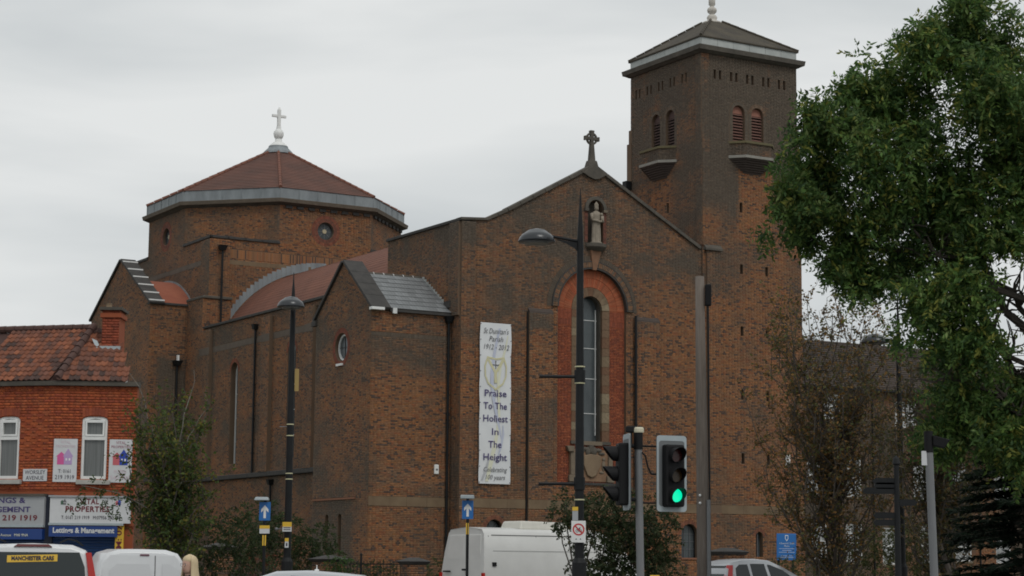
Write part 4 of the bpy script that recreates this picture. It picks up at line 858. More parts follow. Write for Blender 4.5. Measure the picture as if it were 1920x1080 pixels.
for k in range(22):
    t = k / 22; b.box(0, 20, -.3 + 4.8 * t - .01, -.3 + 4.8 * t + .2, 10.96 + 3.05 * t, 10.99 + 3.05 * t)
b.build('tile_course', MATS['brown_tile_roof'], prf); MB().box(-.1, 20.2, -.42, -.3, 10.85, 10.98).build('gutter', M_black, PB)
for x in (2.1, 7.6, 15): MB().cyl((x, -.06, 0), (x, -.06, 10.9), .05).build('downpipe', M_black, PB)

# ------------------------------------------------------------------ corner shop on the left
SHP = empty('corner_shop', (-12.17, 53, 0), 0, 'red brick corner shop with tiled roof, chimney and blue shutters at the left', 'shop')
aL, aR = R(-15), R(4)
XL = Vector((math.cos(aL), math.sin(aL), 0)); XR = Vector((math.cos(aR), math.sin(aR), 0))
FLs = Fr((0, 0, 0), XL, XL.cross(Vector((0, 0, 1)))); FRs = Fr((0, 0, 0), XR, XR.cross(Vector((0, 0, 1))))   # left face uses negative x
def segwin(x0, x1, z0, z1, rise=.07):
    return [(x0, z0), (x1, z0), (x1, z1 - rise), (x1 - (x1 - x0) * .2, z1 - rise * .35), ((x0 + x1) / 2, z1), (x0 + (x1 - x0) * .2, z1 - rise * .35), (x0, z1 - rise)]
wr = segwin(.76, 1.43, 3.82, 5.5); wl = segwin(-1.62, -.98, 3.82, 5.5)
shop_col = red_col(((.33, .07, .022), (.29, .062, .022), (.36, .085, .026), (.26, .055, .024), (.31, .08, .03)))
w1 = wall('right_wall', SHP, FRs, rect(0, 2.18, 2.5, 6.3), [wr], rev=.1, mt=M_mortarR); brickwork(FRs, [rect(0, 2.18, 3.5, 6.3), wr], shop_col, w1, 3.5, 6.3)
w2 = wall('left_wall', SHP, FLs, rect(-9, 0, 2.5, 6.3), [wl], rev=.1, mt=M_mortarR); brickwork(FLs, [rect(-9, 0, 3.5, 6.3), wl], shop_col, w2, 3.5, 6.3, singles=(60, lambda x, z: x > -1 and 4.3 < z < 5.6))
for fr, x0, x1 in ((FRs, .76, 1.43), (FLs, -1.62, -.98)):
    f_ = MB().fring(fr, segwin(x0, x1, 3.82, 5.5), segwin(x0 + .07, x1 - .07, 3.9, 5.43), -.09, -.02, True); f_.fbox(fr, x0 + .06, x1 - .06, 4.86, 4.96, -.085, -.015)
    f_.fring(fr, rect(x0 + .08, x1 - .08, 4.96, 5.4), rect(x0 + .13, x1 - .13, 5.01, 5.32), -.08, -.0, True); f_ = f_.build('white_window', M_white, SHP, bevel=.006)
    MB().fbox(fr, x0 + .05, x1 - .05, 3.88, 5.42, -.09, -.075).build('pane', mat('net_curtain_glass', (.07, .075, .075), .12, (.2, .21, .205), 3.0, stretch=(9, 9, .15)), f_)
    MB().fbox(fr, x0 - .1, x1 + .12, 3.68, 3.8, -.05, .13).build('sill', mat('stone_sill', (.35, .34, .31), .9, (.48, .47, .43), 6), f_, bevel=.01)
    for k in range(8):
        inst(UB, 'brick', f_, red_col(((.3, .07, .03), (.26, .06, .03)))(0, 0), fmat(fr, x0 + .04 + (x1 - x0 - .08) * k / 7, 5.57 + .05 * math.sin(math.pi * k / 7), .01, .075, .2, .02, (3.5 - k) * .03))
b = MB(); b.fbox(FRs, -.05, 2.23, 6.3, 6.42, -.4, .12); b.fbox(FLs, -9, .03, 6.3, 6.42, -.4, .12); b.build('eaves_course', M_stoneD, SHP)
b = MB(); b.hexa([tuple(FRs.p(2.16, 2.5, -.02)), tuple(FRs.p(2.18, 2.5, -.02)), (.3, 8, 2.5), (.2, 8, 2.5), tuple(FRs.p(2.16, 6.3, -.02)), tuple(FRs.p(2.18, 6.3, -.02)), (.3, 8, 6.3), (.2, 8, 6.3)]); b.build('side_wall', M_mortarR, SHP)
b = MB(); b.hexa([tuple(FRs.p(2.14, 0, -.1)), tuple(FRs.p(2.18, 0, -.1)), (.3, 8, 0), (.2, 8, 0), tuple(FRs.p(2.14, 2.5, -.1)), tuple(FRs.p(2.18, 2.5, -.1)), (.3, 8, 2.5), (.2, 8, 2.5)]); b.fbox(FRs, 1.95, 2.18, 0, 2.6, -.3, 0); b.build('pier', M_mortarR, SHP)
# sign boards
def board(fr, x0, x1, z0, z1, n, m_, nm, trim=True):
    o = MB().fbox(fr, x0, x1, z0, z1, .0, n).build(nm, m_, SHP)
    return o
o = board(FRs, .02, 2.12, 2.66, 3.34, .16, M_signw, 'sign_board'); MB().fbox(FRs, -.02, 2.16, 3.34, 3.38, -.02, .2).build('sign_trim', M_signg, o); MB().fbox(FRs, .0, 1.95, 2.6, 2.66, -.02, .19).build('sign_trim', M_greyL, o)
text(FRs, 'VITAL', 1.05, 3.22, .2, M_maroon, o, .165, .5, weight=.006, spacing=1.15); text(FRs, 'PROPERTIES', 1.0, 3.02, .2, M_maroon, o, .165, 1.15, weight=.006, spacing=1.1); text(FRs, 'T: 0161 219 1919   M:07956 540 056', 1.1, 2.8, .13, M_ink, o, .165, 1.55)
def house_logo(fr, x, z, s, par, n, c1, c2):
    for dx, cc_, hh in ((0, c1, .8), (.42, c2, 1.0)):
        MB().fprism(fr, [(x + dx * s, z), (x + dx * s + .5 * s, z), (x + dx * s + .5 * s, z + .5 * s), (x + dx * s + .58 * s, z + .5 * s), (x + dx * s + .25 * s, z + hh * s), (x + dx * s - .08 * s, z + .5 * s), (x + dx * s, z + .5 * s)], n, n + .003 + dx * .004).build('house_logo', cc_, par)
    MB().fbox(fr, x + .52 * s, x + .62 * s, z + .25 * s, z + .4 * s, n + .005, n + .008).build('logo_window', M_white, par); MB().fbox(fr, x + .72 * s, x + .82 * s, z + .25 * s, z + .4 * s, n + .005, n + .008).build('logo_window', M_white, par)
M_lb = mat('logo_blue', (.02, .06, .4), .5); M_lr = mat('logo_pink', (.55, .12, .14), .5); M_lpk = mat('logo_magenta', (.62, .1, .3), .5); M_lpf = mat('logo_faded', (.45, .32, .55), .5)
house_logo(FRs, 1.73, 3.14, .15, o, .163, M_lr, M_lb); house_logo(FRs, .3, 3.14, .15, o, .163, mat('logo_green', (.06, .12, .08), .5), M_inkf)
o = board(FLs, -6, -.1, 2.6, 3.36, .14, M_signg, 'sign_board'); MB().fbox(FLs, -6, -.1, 2.54, 2.6, 0, .17).build('sign_trim', M_greyL, o); MB().fbox(FLs, -6, -.08, 3.36, 3.42, 0, .19).build('sign_trim', M_stoneD, o)
text(FLs, 'LETTINGS &', -.66, 3.24, .2, M_purple, o, .145, 1.5, 'RIGHT', weight=.005); text(FLs, 'MANAGEMENT', -.5, 3.0, .2, M_purple, o, .145, 1.75, 'RIGHT', weight=.005); text(FLs, 'T: 0161 219 1919', -.28, 2.78, .2, M_maroon, o, .145, 1.95, 'RIGHT', weight=.004)
o = board(FRs, .02, 1.8, 2.3, 2.58, .2, M_blue2, 'fascia_board'); text(FRs, 'Lettings & Management', .92, 2.46, .19, M_signw, o, .205, 1.6, weight=.007)
o = board(FLs, -6, -.1, 2.22, 2.5, .2, M_blue2, 'fascia_board'); text(FLs, 'Worsley Avenue   M40 9NA', -1.1, 2.33, .1, M_yelf, o, .205, 1.2)
for fr, x0, x1 in ((FRs, .05, 1.75), (FLs, -6, -.1)):
    o = MB().fbox(fr, x0, x1, 0, 2.3, -.12, -.05).build('roller_shutter', M_shutter, SHP)
    for k in range(28): MB().cyl(fr.p(x0, .1 + k * .08, -.05), fr.p(x1, .1 + k * .08, -.05), .034, n=6).build('shutter_slat', M_shutter, o)
o = MB().fbox(FRs, 1.74, 1.96, 1.5, 2.62, -.02, .1).build('yellow_sign', M_yellow, SHP); text(FRs, 'M: 07', 1.85, 2.3, .2, M_maroon, o, .105, .62, weight=.004, rot=R(90))
b = MB(); b.hexa([(-.13, -.02, 0), (.09, -.04, 0), (.09, .25, 0), (-.13, .25, 0), (-.13, -.02, 3.4), (.09, -.04, 3.4), (.09, .25, 3.4), (-.13, .25, 3.4)]); b.build('corner_pier', mat('dark_blue_frame', (.01, .014, .03), .6), SHP)
# roof of pantiles
def P3(fr, x, z, n): return fr.p(x, z, n)
roofc = [(.22, .075, .038), (.18, .065, .036), (.25, .088, .043), (.09, .044, .034), (.075, .042, .034), (.16, .065, .042)]
def pantile_mesh():
    b = MB(); n = 6; W0, L0 = 1, 1
    vs = []
    for j in (0, 1):
        for i in range(n + 1):
            x = i / n - .5; z = .5 * math.cos(2 * math.pi * (i / n)) * .5; vs.append((x, j - .5, z * 1.0 + (0.0)))
    vs += [(v[0], v[1], v[2] - .35) for v in vs]
    k = n + 1; fs = [(i, i + 1, k + i + 1, k + i) for i in range(n)] + [(2 * k + i, i, i + 1, 2 * k + i + 1)[::-1] for i in range(n)]
    me = bpy.data.meshes.new('pantile'); me.from_pydata(vs, [], fs); me.materials.append(M_tile)
    for p in me.polygons: p.use_smooth = True
    return me
PM = pantile_mesh()
def tiled(parent, E0, E1, up_, rows, wid, clip):
    """tiles on the slope that starts at the eave E0->E1 and climbs along up_"""
    X = (E1 - E0); ln = X.length; X.normalize(); U = up_.normalized(); Nn = X.cross(U); rl = up_.length / rows
    cnt = int(ln / wid)
    for r0 in range(rows):
        for c in range(cnt):
            ctr = E0 + X * ((c + .5) * wid) + U * ((r0 + .5) * rl)
            if not clip((c + .5) * wid / ln, (r0 + .5) / rows): continue
            q = fbm(c * .35 + r0 * .1, r0 * .5 + c * .12); ci = roofc[random.choice((0, 1, 5, 2, 5, 0)) if random.random() > sst(.38, .66, q) else random.choice((3, 4, 1, 5))]; g_ = random.uniform(.75, 1.15)
            mm = Matrix((X * wid * 1.04, (U * 1.0 - Nn * .0) * rl * 1.12, Nn * .075)).transposed().to_4x4(); mm.translation = ctr + Nn * (.05 + .012 * random.random() - .0); 
            mm = Matrix.Translation(mm.translation) @ Matrix.Rotation(-.13, 4, X) @ Matrix.Translation(-mm.translation) @ mm; inst(PM, 'roof_tile', parent, tuple(a * g_ for a in ci), mm)
eL0, eL1 = FLs.p(-2.4, 6.42, .1), FLs.p(.1, 6.42, .1)
ridge = Vector((.55, 2.0, 8.05))
hipB = Vector((eL1.x, eL1.y, eL1.z))
rootR = MB(); e9 = FLs.p(-9, 6.4, .1); eR1 = FRs.p(2.0, 6.4, .1)
rootR.add([tuple(e9), tuple(eL1), (.55, 2.0, 8.0), tuple(Vector((.55, 2.0, 8.0)) - XL * 9), tuple(eR1), (1.3, 1.6, 7.35), (.3, 8, 6.4), (-9, 8, 6.4)], [(0, 1, 2, 3), (1, 4, 5, 2), (5, 4, 6), (3, 2, 5, 6, 7)])
rfS = rootR.build('roof', mat('shop_roof_underlay', (.06, .03, .025), .9), SHP)
upL = Vector((.55, 2.0, 8.05)) - eL1; upL = upL - XL * upL.dot(XL)
shift = (Vector((.55, 2.0, 8.05)) - eL1).dot(XL)
tiled(rfS, eL0, eL0 + XL * (2.4 + .1 + shift + .0), upL, 12, .155, lambda s, t: s * (2.5 + shift) < 2.5 + shift * t + .02)
A_, B_ = Vector(eL1), Vector(eR1); uR = Vector((.55, 2.0, 8.05)) - A_; XR2 = (B_ - A_).normalized(); lnR = (B_ - A_).length
topx = uR.dot(XR2); uR2 = uR - XR2 * topx
tiled(rfS, A_, B_, uR2, 11, .155, lambda s, t: topx * t * .95 < s * lnR < lnR - (lnR - 1.3) * t * .95 and t < .98)
for k in range(9):
    p0 = A_.lerp(Vector((.55, 2.0, 8.1)), k / 9); p1 = A_.lerp(Vector((.55, 2.0, 8.1)), (k + 1.1) / 9); MB().cyl(p0 + Vector((0, 0, .06)), p1 + Vector((0, 0, .03)), .11, .1, 10).build('hip_tile', mat('hip_tile_clay', (.06, .035, .03), .9, (.1, .05, .04), 6), rfS)
for k in range(18):
    p0 = Vector((.55, 2.0, 8.1)) - XL * (k * .3); MB().cyl(p0, p0 - XL * .29, .11, .1, 10).build('ridge_tile', MATS['hip_tile_clay'], rfS)
b = MB(); e_ = FRs.p(1.9, 6.4, .12); b.tube([e_, (1.36, 1.55, 7.4)], .03); b.build('verge_trim', M_whited, rfS)
ch = MB(); ch.box(.93, 1.4, 1.3, 2.1, 6.8, 8.5); ch = ch.build('chimney', M_mortarR, SHP)
fch = Fr((0, 1.3, 0), (1, 0, 0), (0, -1, 0)); brickwork(fch, [rect(.93, 1.4, 7.2, 8.5)], red_col(((.24, .052, .025), (.19, .045, .024), (.27, .06, .028))), ch, 7.2, 8.5)
MB().box(.88, 1.45, 1.25, 2.15, 8.3, 8.42).build('chimney_course', M_mortarR, ch); MB().box(.85, 1.48, 1.2, 2.2, 8.5, 8.58).build('chimney_cap', M_stoneD, ch); MB().lathe((1.02, 1.7, 8.58), [(.1, 0), (.08, .1), (.09, .16)], 12).build('chimney_pot', M_stoneL, ch)
b = MB(); b.box(.9, 1.46, 1.2, 1.3, 7.38, 7.5); b.hexa([(.8, 1.22, 7.45), (.95, 1.22, 7.4), (.95, 1.28, 7.4), (.8, 1.28, 7.45), (.66, 1.3, 7.72), (.8, 1.3, 7.66), (.8, 1.36, 7.66), (.66, 1.36, 7.72)]); b.build('chimney_flashing', M_greyL, ch)
# posters and street name on the walls
def poster(x0, x1, l1, l2, m_t, m_b, c1, c2, label, sub=None):
    o = empty('poster', (-12.17, 53, 0), 0, label, 'poster', 'property posters on the shop wall')
    MB().fbox(FRs, x0, x1, 3.74, 4.88, .0, .03).build('board', M_signw, o)
    text(FRs, 'VITAL', (x0 + x1) / 2, 4.79, .11, m_t, o, .034, .26); text(FRs, 'PROPERTIES', (x0 + x1) / 2, 4.68, .1, m_t, o, .034, .5)
    house_logo(FRs, x0 + .1, 4.2, .42, o, .031, c1, c2); text(FRs, l1, (x0 + x1) / 2, 4.02, .14, m_b, o, .034, .32); text(FRs, l2, (x0 + x1) / 2, 3.86, .16, m_b, o, .034, .5)
    return o
poster(.04, .66, 'T: 0161', '219 1919', M_pinkf, M_ink, M_lpk, M_lpf, 'faded letting poster with phone number left of the white window')
poster(1.5, 2.1, 'M: 07956', '540 056', mat('dusty_red_print', (.35, .15, .2), .7), M_pinkf, M_lr, M_lb, 'white letting poster with red and blue houses right of the window')
o = empty('street_name_sign', (-12.17, 53, 0), 0, 'white street name plate reading Worsley Avenue on red brick', 'street sign')
MB().fbox(FLs, -.82, -.12, 3.76, 4.08, 0, .025).build('plate', M_signw, o); text(FLs, 'WORSLEY', -.47, 3.99, .15, M_ink, o, .028, .6); text(FLs, 'AVENUE', -.47, 3.84, .15, M_ink, o, .028, .52)

# ------------------------------------------------------------------ street furniture
def lamp_post(x, y, htop, zl, armv, rl, label, brackets=False):
    o = empty('street_lamp', (x, y, .1), 0, label, 'street lamp', 'tall black street lamps with dome heads')
    MB().lathe((0, 0, 0), [(.15, 0), (.15, 1.6), (.1, 1.7), (.085, 5.5), (.07, zl - .1), (.06, zl + .2), (.02, htop - .25), (.008, htop)], 14).build('pole', M_black, o, smooth=False)
    A = Vector(armv); L_ = A.length; d = A.normalized(); hc = Vector((0, 0, zl)) + A
    if L_ > .1:
        b = MB(); b.cyl((0, 0, zl - .02), hc - d * rl * .8 + Vector((0, 0, .02)), .035, .03, 10); side = Vector((-d.y, d.x, 0)) * .012
        pl = [(0, zl - .05), (0, zl - .32), (.12, zl - .18), (.3, zl - .1), (L_ - rl, zl - .03)]
        b.add([d * s + Vector((0, 0, z)) + side for s, z in pl] + [d * s + Vector((0, 0, z)) - side for s, z in pl], [tuple(range(5)), tuple(range(9, 4, -1))] + [(i, (i + 1) % 5, (i + 1) % 5 + 5, i + 5) for i in range(5)]); b.build('arm', M_black, o)
    hd = MB().lathe(hc + Vector((0, 0, -.12)), [(rl * .98, -.02), (rl, .0), (rl * .9, .09), (rl * .76, .15), (rl * .72, .155), (rl * .45, .235), (.05, .27)], 28).build('lamp_head', mat('lamp_dome', (.045, .048, .052), .28, metal=.3), o, smooth=True)
    MB().lathe(hc + Vector((0, 0, -.15)), [(rl * .62, -.03), (rl * .72, .03)], 24).build('lens', mat('lamp_lens', (.16, .16, .15), .3), hd)
    return o
def band(o, z, m_=M_gold, r=.11, h=.025): MB().cyl((0, 0, z), (0, 0, z + h), r, n=14).build('metal_band', m_, o)
l1 = lamp_post(1.45, 42, 9.55, 8.42, (-.93, 0, .1), .4, 'black street lamp before the tall church window, with two side bars')
for z in (5.5, 3.24):
    MB().cyl((-.08, 0, z), (-.86, 0, z), .035).build('banner_bar', M_black, l1); MB().cyl((0, 0, z - .12), (0, 0, z + .14), .12, n=12).build('bracket', M_black, l1)
for z in (5.7, 5.35, 2.9): band(l1, z)
s = empty('no_cycling_sign', (1.43, 41.86, 2.12), 0, 'white sign with a red crossed circle on the central lamp post', 'sign')
MB().fbox(FL, -.15, .15, 0, .45, -.01, .005).build('plate', M_white, s, bevel=.004); MB().fring(FL, circle(0, .27, .125), circle(0, .27, .095), .005, .009, True).build('red_ring', M_red, s)
b = MB(); b.add([FL.p(x, z, .0095) for x, z in ((-.095, .345), (-.075, .365), (.095, .195), (.075, .175))], [(0, 1, 2, 3)]); b.build('red_bar', M_red, s)
b = MB(); b.fring(FL, circle(-.03, .24, .032, 12), circle(-.03, .24, .022, 12), .005, .008, True); b.fring(FL, circle(.04, .24, .032, 12), circle(.04, .24, .022, 12), .005, .008, True); b.fprism(FL, [(-.03, .24), (0, .29), (.03, .32), (.04, .3), (.01, .25)], .005, .008); b.build('cycle_symbol', M_ink, s)
for x in (-.05, .04): MB().fprism(FL, [(x - .018, .06), (x + .018, .06), (x, .09)], .005, .008).build('print', M_ink, s)
s = empty('small_yellow_notice', (1.36, 41.86, 2.58), 0, 'small yellow and grey notice just above the crossed circle sign', 'notice'); MB().fbox(FL, -.06, .06, 0, .28, -.02, -.01).build('plate', M_signg, s); MB().fbox(FL, -.06, .06, .2, .28, -.009, -.004).build('yellow_panel', M_yellow, s)
l2 = lamp_post(-5.87, 53, 9.3, 8.35, (0, -.5, .08), .37, 'black street lamp standing before the octagonal church roof and porch')
for z in (5.2, 4.9, 3.9, 3.75): band(l2, z, r=.1)
MB().box(.09, .2, -.01, .02, 6.1, 6.7).build('yellow_plate', mat('dull_gold_plate', (.35, .24, .08), .6), l2)
b = MB(); b.cyl((-.28, 0, 5.15), (0, 0, 5.15), .012); b.cyl((-.28, 0, 2.45), (0, 0, 2.45), .012); b.sphere((-.3, 0, 2.45), .04, 8); b.build('side_rod', M_grey, l2)
for (px, py, z, w, h, lb) in ((-5.87, 52.82, 2.48, .24, .25, 'yellow and white parking notice on the left lamp post'), ):
    s = empty('parking_notice', (px, py, z), 0, lb, 'notice'); MB().fbox(FL, -w / 2, w / 2, 0, h, 0, .01).build('plate', M_signw, s); MB().fbox(FL, -w / 2, w / 2, h * .5, h, .01, .014).build('yellow_panel', M_yellow, s)
    for k in range(2): MB().fbox(FL, -w * .38, w * .38, .04 + k * .05, .06 + k * .05, .01, .013).build('print', M_ink, s)
s = empty('small_tag', (-5.87, 52.82, 2.06), 0, 'narrow yellow and white tag low on the left lamp post', 'notice'); MB().fbox(FL, -.05, .05, 0, .25, 0, .01).build('plate', M_signw, s); MB().fbox(FL, -.05, .05, .16, .25, .01, .013).build('yellow_panel', M_yellow, s); MB().fbox(FL, -.02, .02, .04, .12, .01, .013).build('print', M_ink, s)
l3 = lamp_post(11.72, 60, 9.9, 8.4, (-.72, 0, .05), .42, 'black street lamp rising among the brown trees by the school building')
# telegraph pole
tp = empty('telegraph_pole', (4.54, 47, .1), 0, 'weathered grey wooden telegraph pole with a black box near its top', 'pole')
MB().lathe((0, 0, 0), [(.155, 0), (.15, 2), (.125, 6), (.105, 8.4)], 14).build('pole', M_wood, tp, smooth=True).data.transform(Matrix.Shear('XY', 4, (-.008, 0)))
b = MB(); b.tube([(.15, -.06, 0), (.13, -.08, 4), (.12, -.08, 7.7)], .022); b.build('cable', M_black, tp)
MB().box(.05, .2, -.14, .0, 7.68, 8.2).build('junction_box', M_blackm, tp, bevel=.03)
b = MB(); b.cyl((.1, -.14, 0), (.1, -.14, 3.1), .045); b.build('conduit', M_grey, tp); b = MB(); b.sphere((-.1, -.16, 3.2), .03, 8); b.sphere((-.1, -.16, 3.02), .03, 8); b.build('bolt', M_white, tp)
# one way signs
def arrow_sign(x, y, zb, label, tags):
    o = empty('one_way_sign', (x, y, .1), 0, label, 'traffic sign', 'blue one way signs')
    MB().cyl((0, .03, 0), (0, .03, zb + .5), .038).build('post', M_black, o)
    MB().fbox(FL, -.14, .14, zb, zb + .46, 0, .012).build('plate', M_blue, o, bevel=.005)
    b = MB(); b.fprism(FL, [(-.03, zb + .06), (.03, zb + .06), (.03, zb + .26), (.09, zb + .2), (.09, zb + .28), (0, zb + .38), (-.09, zb + .28), (-.09, zb + .2), (-.03, zb + .26)], .013, .017); b.build('arrow', M_white, o)
    hd = MB(); hd.hexa([(-.26, -.2, zb + .5), (.1, -.2, zb + .5), (.1, .08, zb + .5), (-.26, .08, zb + .5), (-.22, -.17, zb + .58), (.08, -.17, zb + .58), (.08, .06, zb + .58), (-.22, .06, zb + .58)]) if tags else hd.box(-.18, .16, -.2, .08, zb + .5, zb + .59)
    hd.build('lantern_hood', M_greyL, o, bevel=.015)
    return o
o = arrow_sign(-6.12, 50, 2.6, 'blue one way arrow sign in front of the church porch, left one', True)
MB().fbox(FL, -.12, .13, 2.28, 2.48, 0, .012).build('sub_plate', M_signw, o); MB().fbox(FL, -.12, .13, 2.4, 2.48, .012, .016).build('yellow_panel', M_yellow, o); MB().fbox(FL, -.045, .045, 1.98, 2.24, -.01, .006).build('tag', M_yellow, o)
o = arrow_sign(-1.06, 50, 2.68, 'blue one way arrow sign directly in front of the big white van', False)
MB().fbox(FL, -.04, .03, 2.3, 2.58, -.01, .006).build('tag', M_yellow, o)
# traffic signals
TG = empty('traffic_signal', (1.97, 30, .12), 0, 'traffic signal on a grey pole with two heads, the right one lit green', 'traffic light')
MB().cyl((0, 0, 0), (-.05, 0, 3.3), .057, n=16).build('pole', M_grey, TG, smooth=False); MB().cyl((-.05, 0, 3.25), (-.05, 0, 3.52), .068, n=16).build('pole_sleeve', M_blackm, TG)
MB().lathe((-.05, 0, 3.5), [(.08, 0), (.085, .02), (.085, .06), (.07, .08)], 16).build('pole_cap', mat('cream_cap', (.6, .56, .42), .6), TG)
MB().box(-.24, -.08, -.05, .06, 3.5, 3.6).build('detector', M_blackm, TG, bevel=.02)
MB().cyl((-.16, 0, 3.5), (-.16, 0, 3.3), .02).build('detector_arm', M_blackm, TG)
HB = empty('signal_head', (.45, 0, 2.32), R(20), parent=TG)   # pole-side head
def rbox(fr, x0, x1, z0, z1, n0, n1, r=.04): 
    pts = []
    for (cx_, cz_, a0) in ((x1 - r, z0 + r, -90), (x1 - r, z1 - r, 0), (x0 + r, z1 - r, 90), (x0 + r, z0 + r, 180)):
        for k in range(5): a = R(a0 + 22.5 * k); pts.append((cx_ + r * math.cos(a), cz_ + r * math.sin(a)))
    return pts
bp = rbox(FL, -.245, .245, 0, 1.14, 0, 0, .05)
def signal_head(parent, lit, board=True, name='backing_board', hl=.22):
    o = MB().fprism(FL, bp, -.02, 0).build(name, mat('board_grey', (.14, .15, .155), .6), parent) if board else None
    if board: MB().fring(FL, bp, inset(bp, .86, (0, .57)), .001, .004, True).build('white_border', M_greyL, parent)
    MB().box(-.155, .155, -.14, .05, .07, 1.0).build('housing', M_blackm, parent, bevel=.03)
    for k, nm in enumerate(('green', 'amber', 'red')):
        z = .24 + k * .3
        on = lit and nm == 'green'
        mt = mat('lit_green_lens', (.0, .3, .15), .3, emit=(.0, .8, .42), es=1.1) if on else mat('dark_lens_' + nm, {'green': (.01, .04, .02), 'amber': (.06, .03, .005), 'red': (.06, .005, .004)}[nm], .25)
        ln = MB().cyl((0, -.14, z), (0, -.155, z), .1, .1, 24).build('lens', mt, parent)
        # hood: open tube, longer on top
        b = MB(); n = 20; vs = []; a0, a1 = R(-78), R(258)
        for rr in (.112, .106):
            for j in (0, 1):
                for i in range(n + 1):
                    a = a0 + (a1 - a0) * i / n; d_ = (hl * (.62 + .38 * math.sin(a))) if j else 0
                    vs.append((rr * math.cos(a), -.14 - d_, z + rr * math.sin(a)))
        q = n + 1
        fs = [(i, i + 1, q + i + 1, q + i) for i in range(n)] + [(2 * q + i, 3 * q + i, 3 * q + i + 1, 2 * q + i + 1) for i in range(n)] + [(q + i, q + i + 1, 3 * q + i + 1, 3 * q + i) for i in range(n)]
        b.add(vs, fs).build('hood', M_blackm, parent, smooth=False)
signal_head(HB, True)
HA = empty('signal_head', (-.23, 0, 2.34), R(-82), parent=TG)
signal_head(HA, False)
for q0, q1, qr in (((-.05, 0, 3.3), (.42, .03, 3.3), .014), ((0, 0, 2.45), (.4, .03, 2.45), .014), ((-.05, 0, 3.3), (-.2, 0, 3.3), .03), ((0, 0, 2.5), (-.2, 0, 2.5), .03)): MB().cyl(q0, q1, qr).build('bracket', M_blackm, TG)
b = MB(); b.tube([(-.0, -.06, 3.2), (.05, -.08, 3.15), (.09, -.06, 2.98), (.14, -.04, 2.88), (.22, -.02, 2.88)], .013); b.build('cable', M_blackm, TG)
MB().box(.12, .26, -.1, .02, 1.0, 1.38).build('push_button_box', M_yellow, TG, bevel=.01)
GP = empty('signal_pole', (5.94, 28, .12), 0, 'plain grey pole with a black camera near the dark conifer', 'pole')
MB().cyl((0, 0, 0), (-.07, 0, 3.15), .057, n=16).build('pole', M_grey, GP); MB().cyl((-.07, 0, 3.12), (-.075, 0, 3.42), .062, n=16).build('pole_sleeve', M_blackm, GP)
b = MB(); b.hexa([(-.02, -.06, 3.22), (.14, -.06, 3.18), (.14, .06, 3.18), (-.02, .06, 3.22), (-.02, -.07, 3.36), (.22, -.07, 3.3), (.22, .07, 3.3), (-.02, .07, 3.36)]); b.build('camera', M_blackm, GP, bevel=.01)
b = MB(); b.fbox(Fr((-.18, -.02, 2.94), (1, 0, 0), (0, -1, 0)), 0, .08, 0, .2, 0, .02); b.cyl((-.14, 0, 3.1), (-.06, 0, 3.1), .01); b.build('small_sign', M_signw, GP)
# fingerpost
fp = empty('fingerpost', (6.76, 35, .12), 0, 'dark fingerpost with pointing arms in front of the brown tree', 'signpost')
MB().lathe((0, 0, 0), [(.09, 0), (.09, .8), (.06, .85), (.045, 3.3), (.07, 3.33), (.05, 3.42), (.005, 3.48)], 12).build('post', M_black, fp)
for z, dx in ((3.02, -.42), (2.85, -.6), (2.65, .36), (2.42, -.42), (2.3, -.42), (2.94, -.4)):
    s1 = 1 if dx > 0 else -1; b = MB(); b.fprism(FL, [(0, z - .05), (dx - s1 * .05, z - .05), (dx, z), (dx - s1 * .05, z + .06), (0, z + .06)], -.015, .015); b.build('finger_arm', M_black, fp)

# ------------------------------------------------------------------ boundary wall, piers, railings
def pier(x, y, w, h, label, d=None, rot=30):
    o = empty('gate_pier', (x, y, 0), R(rot), label, 'gate pier', 'dark brick boundary piers with stone caps'); d = d or w
    core = MB().box(-w / 2, w / 2, -d / 2, d / 2, 0, h - .2).build('shaft', M_mortar, o)
    brickwork(Fr((0, -d / 2, 0), (1, 0, 0), (0, -1, 0)), [rect(-w / 2, w / 2, .8, h - .2)], church_col(lambda x, z: .75), core, .8, h - .2); brickwork(Fr((-w / 2, 0, 0), (0, 1, 0), (-1, 0, 0)), [rect(-d / 2, d / 2, .8, h - .2)], church_col(lambda x, z: .75), core, .8, h - .2)
    k = w / 2 + .12; kd = d / 2 + .12; b = MB(); b.hexa([(-w / 2 - .03, -d / 2 - .03, h - .2), (w / 2 + .03, -d / 2 - .03, h - .2), (w / 2 + .03, d / 2 + .03, h - .2), (-w / 2 - .03, d / 2 + .03, h - .2), (-k, -kd, h - .1), (k, -kd, h - .1), (k, kd, h - .1), (-k, kd, h - .1)])
    b.hexa([(-k, -kd, h - .1), (k, -kd, h - .1), (k, kd, h - .1), (-k, kd, h - .1), (-.12, -.12, h + .03), (.12, -.12, h + .03), (.12, .12, h + .03), (-.12, .12, h + .03)]); b.build('cap', M_coping, o)
    return o
pier(-9.82, 68, .75, 2.3, 'broad dark brick gate pier beside the leafy birch, leftmost pier'); pier(-6.1, 68, .95, 1.92, 'dark brick pier half covered by a green bush', .7); pier(-3.15, 66, .62, 1.86, 'dark brick pier with flat cap just left of the big white van')
pier(7.15, 66, .8, 2.26, 'dark brick pier with wide black cap behind the silver car')
rl = empty('railings', (-5.8, 67.6, 0), math.atan2(-1.4, 2.6) , 'thin black iron railings between two piers before the porch', 'railings')
for k in range(20): MB().cyl((.15 + k * .13, 0, .3), (.15 + k * .13, 0, 1.78 + .0 * k), .011, n=6).build('railing_bar', M_black, rl)
for z in (.5, 1.65): MB().box(.05, 2.7, -.012, .012, z, z + .03).build('rail', M_black, rl)
o = MB().cyl((.95, 0, 0), (.95, 0, 1.95), .035).sphere((.95, 0, 1.98), .05, 8).build('post', M_black, rl)
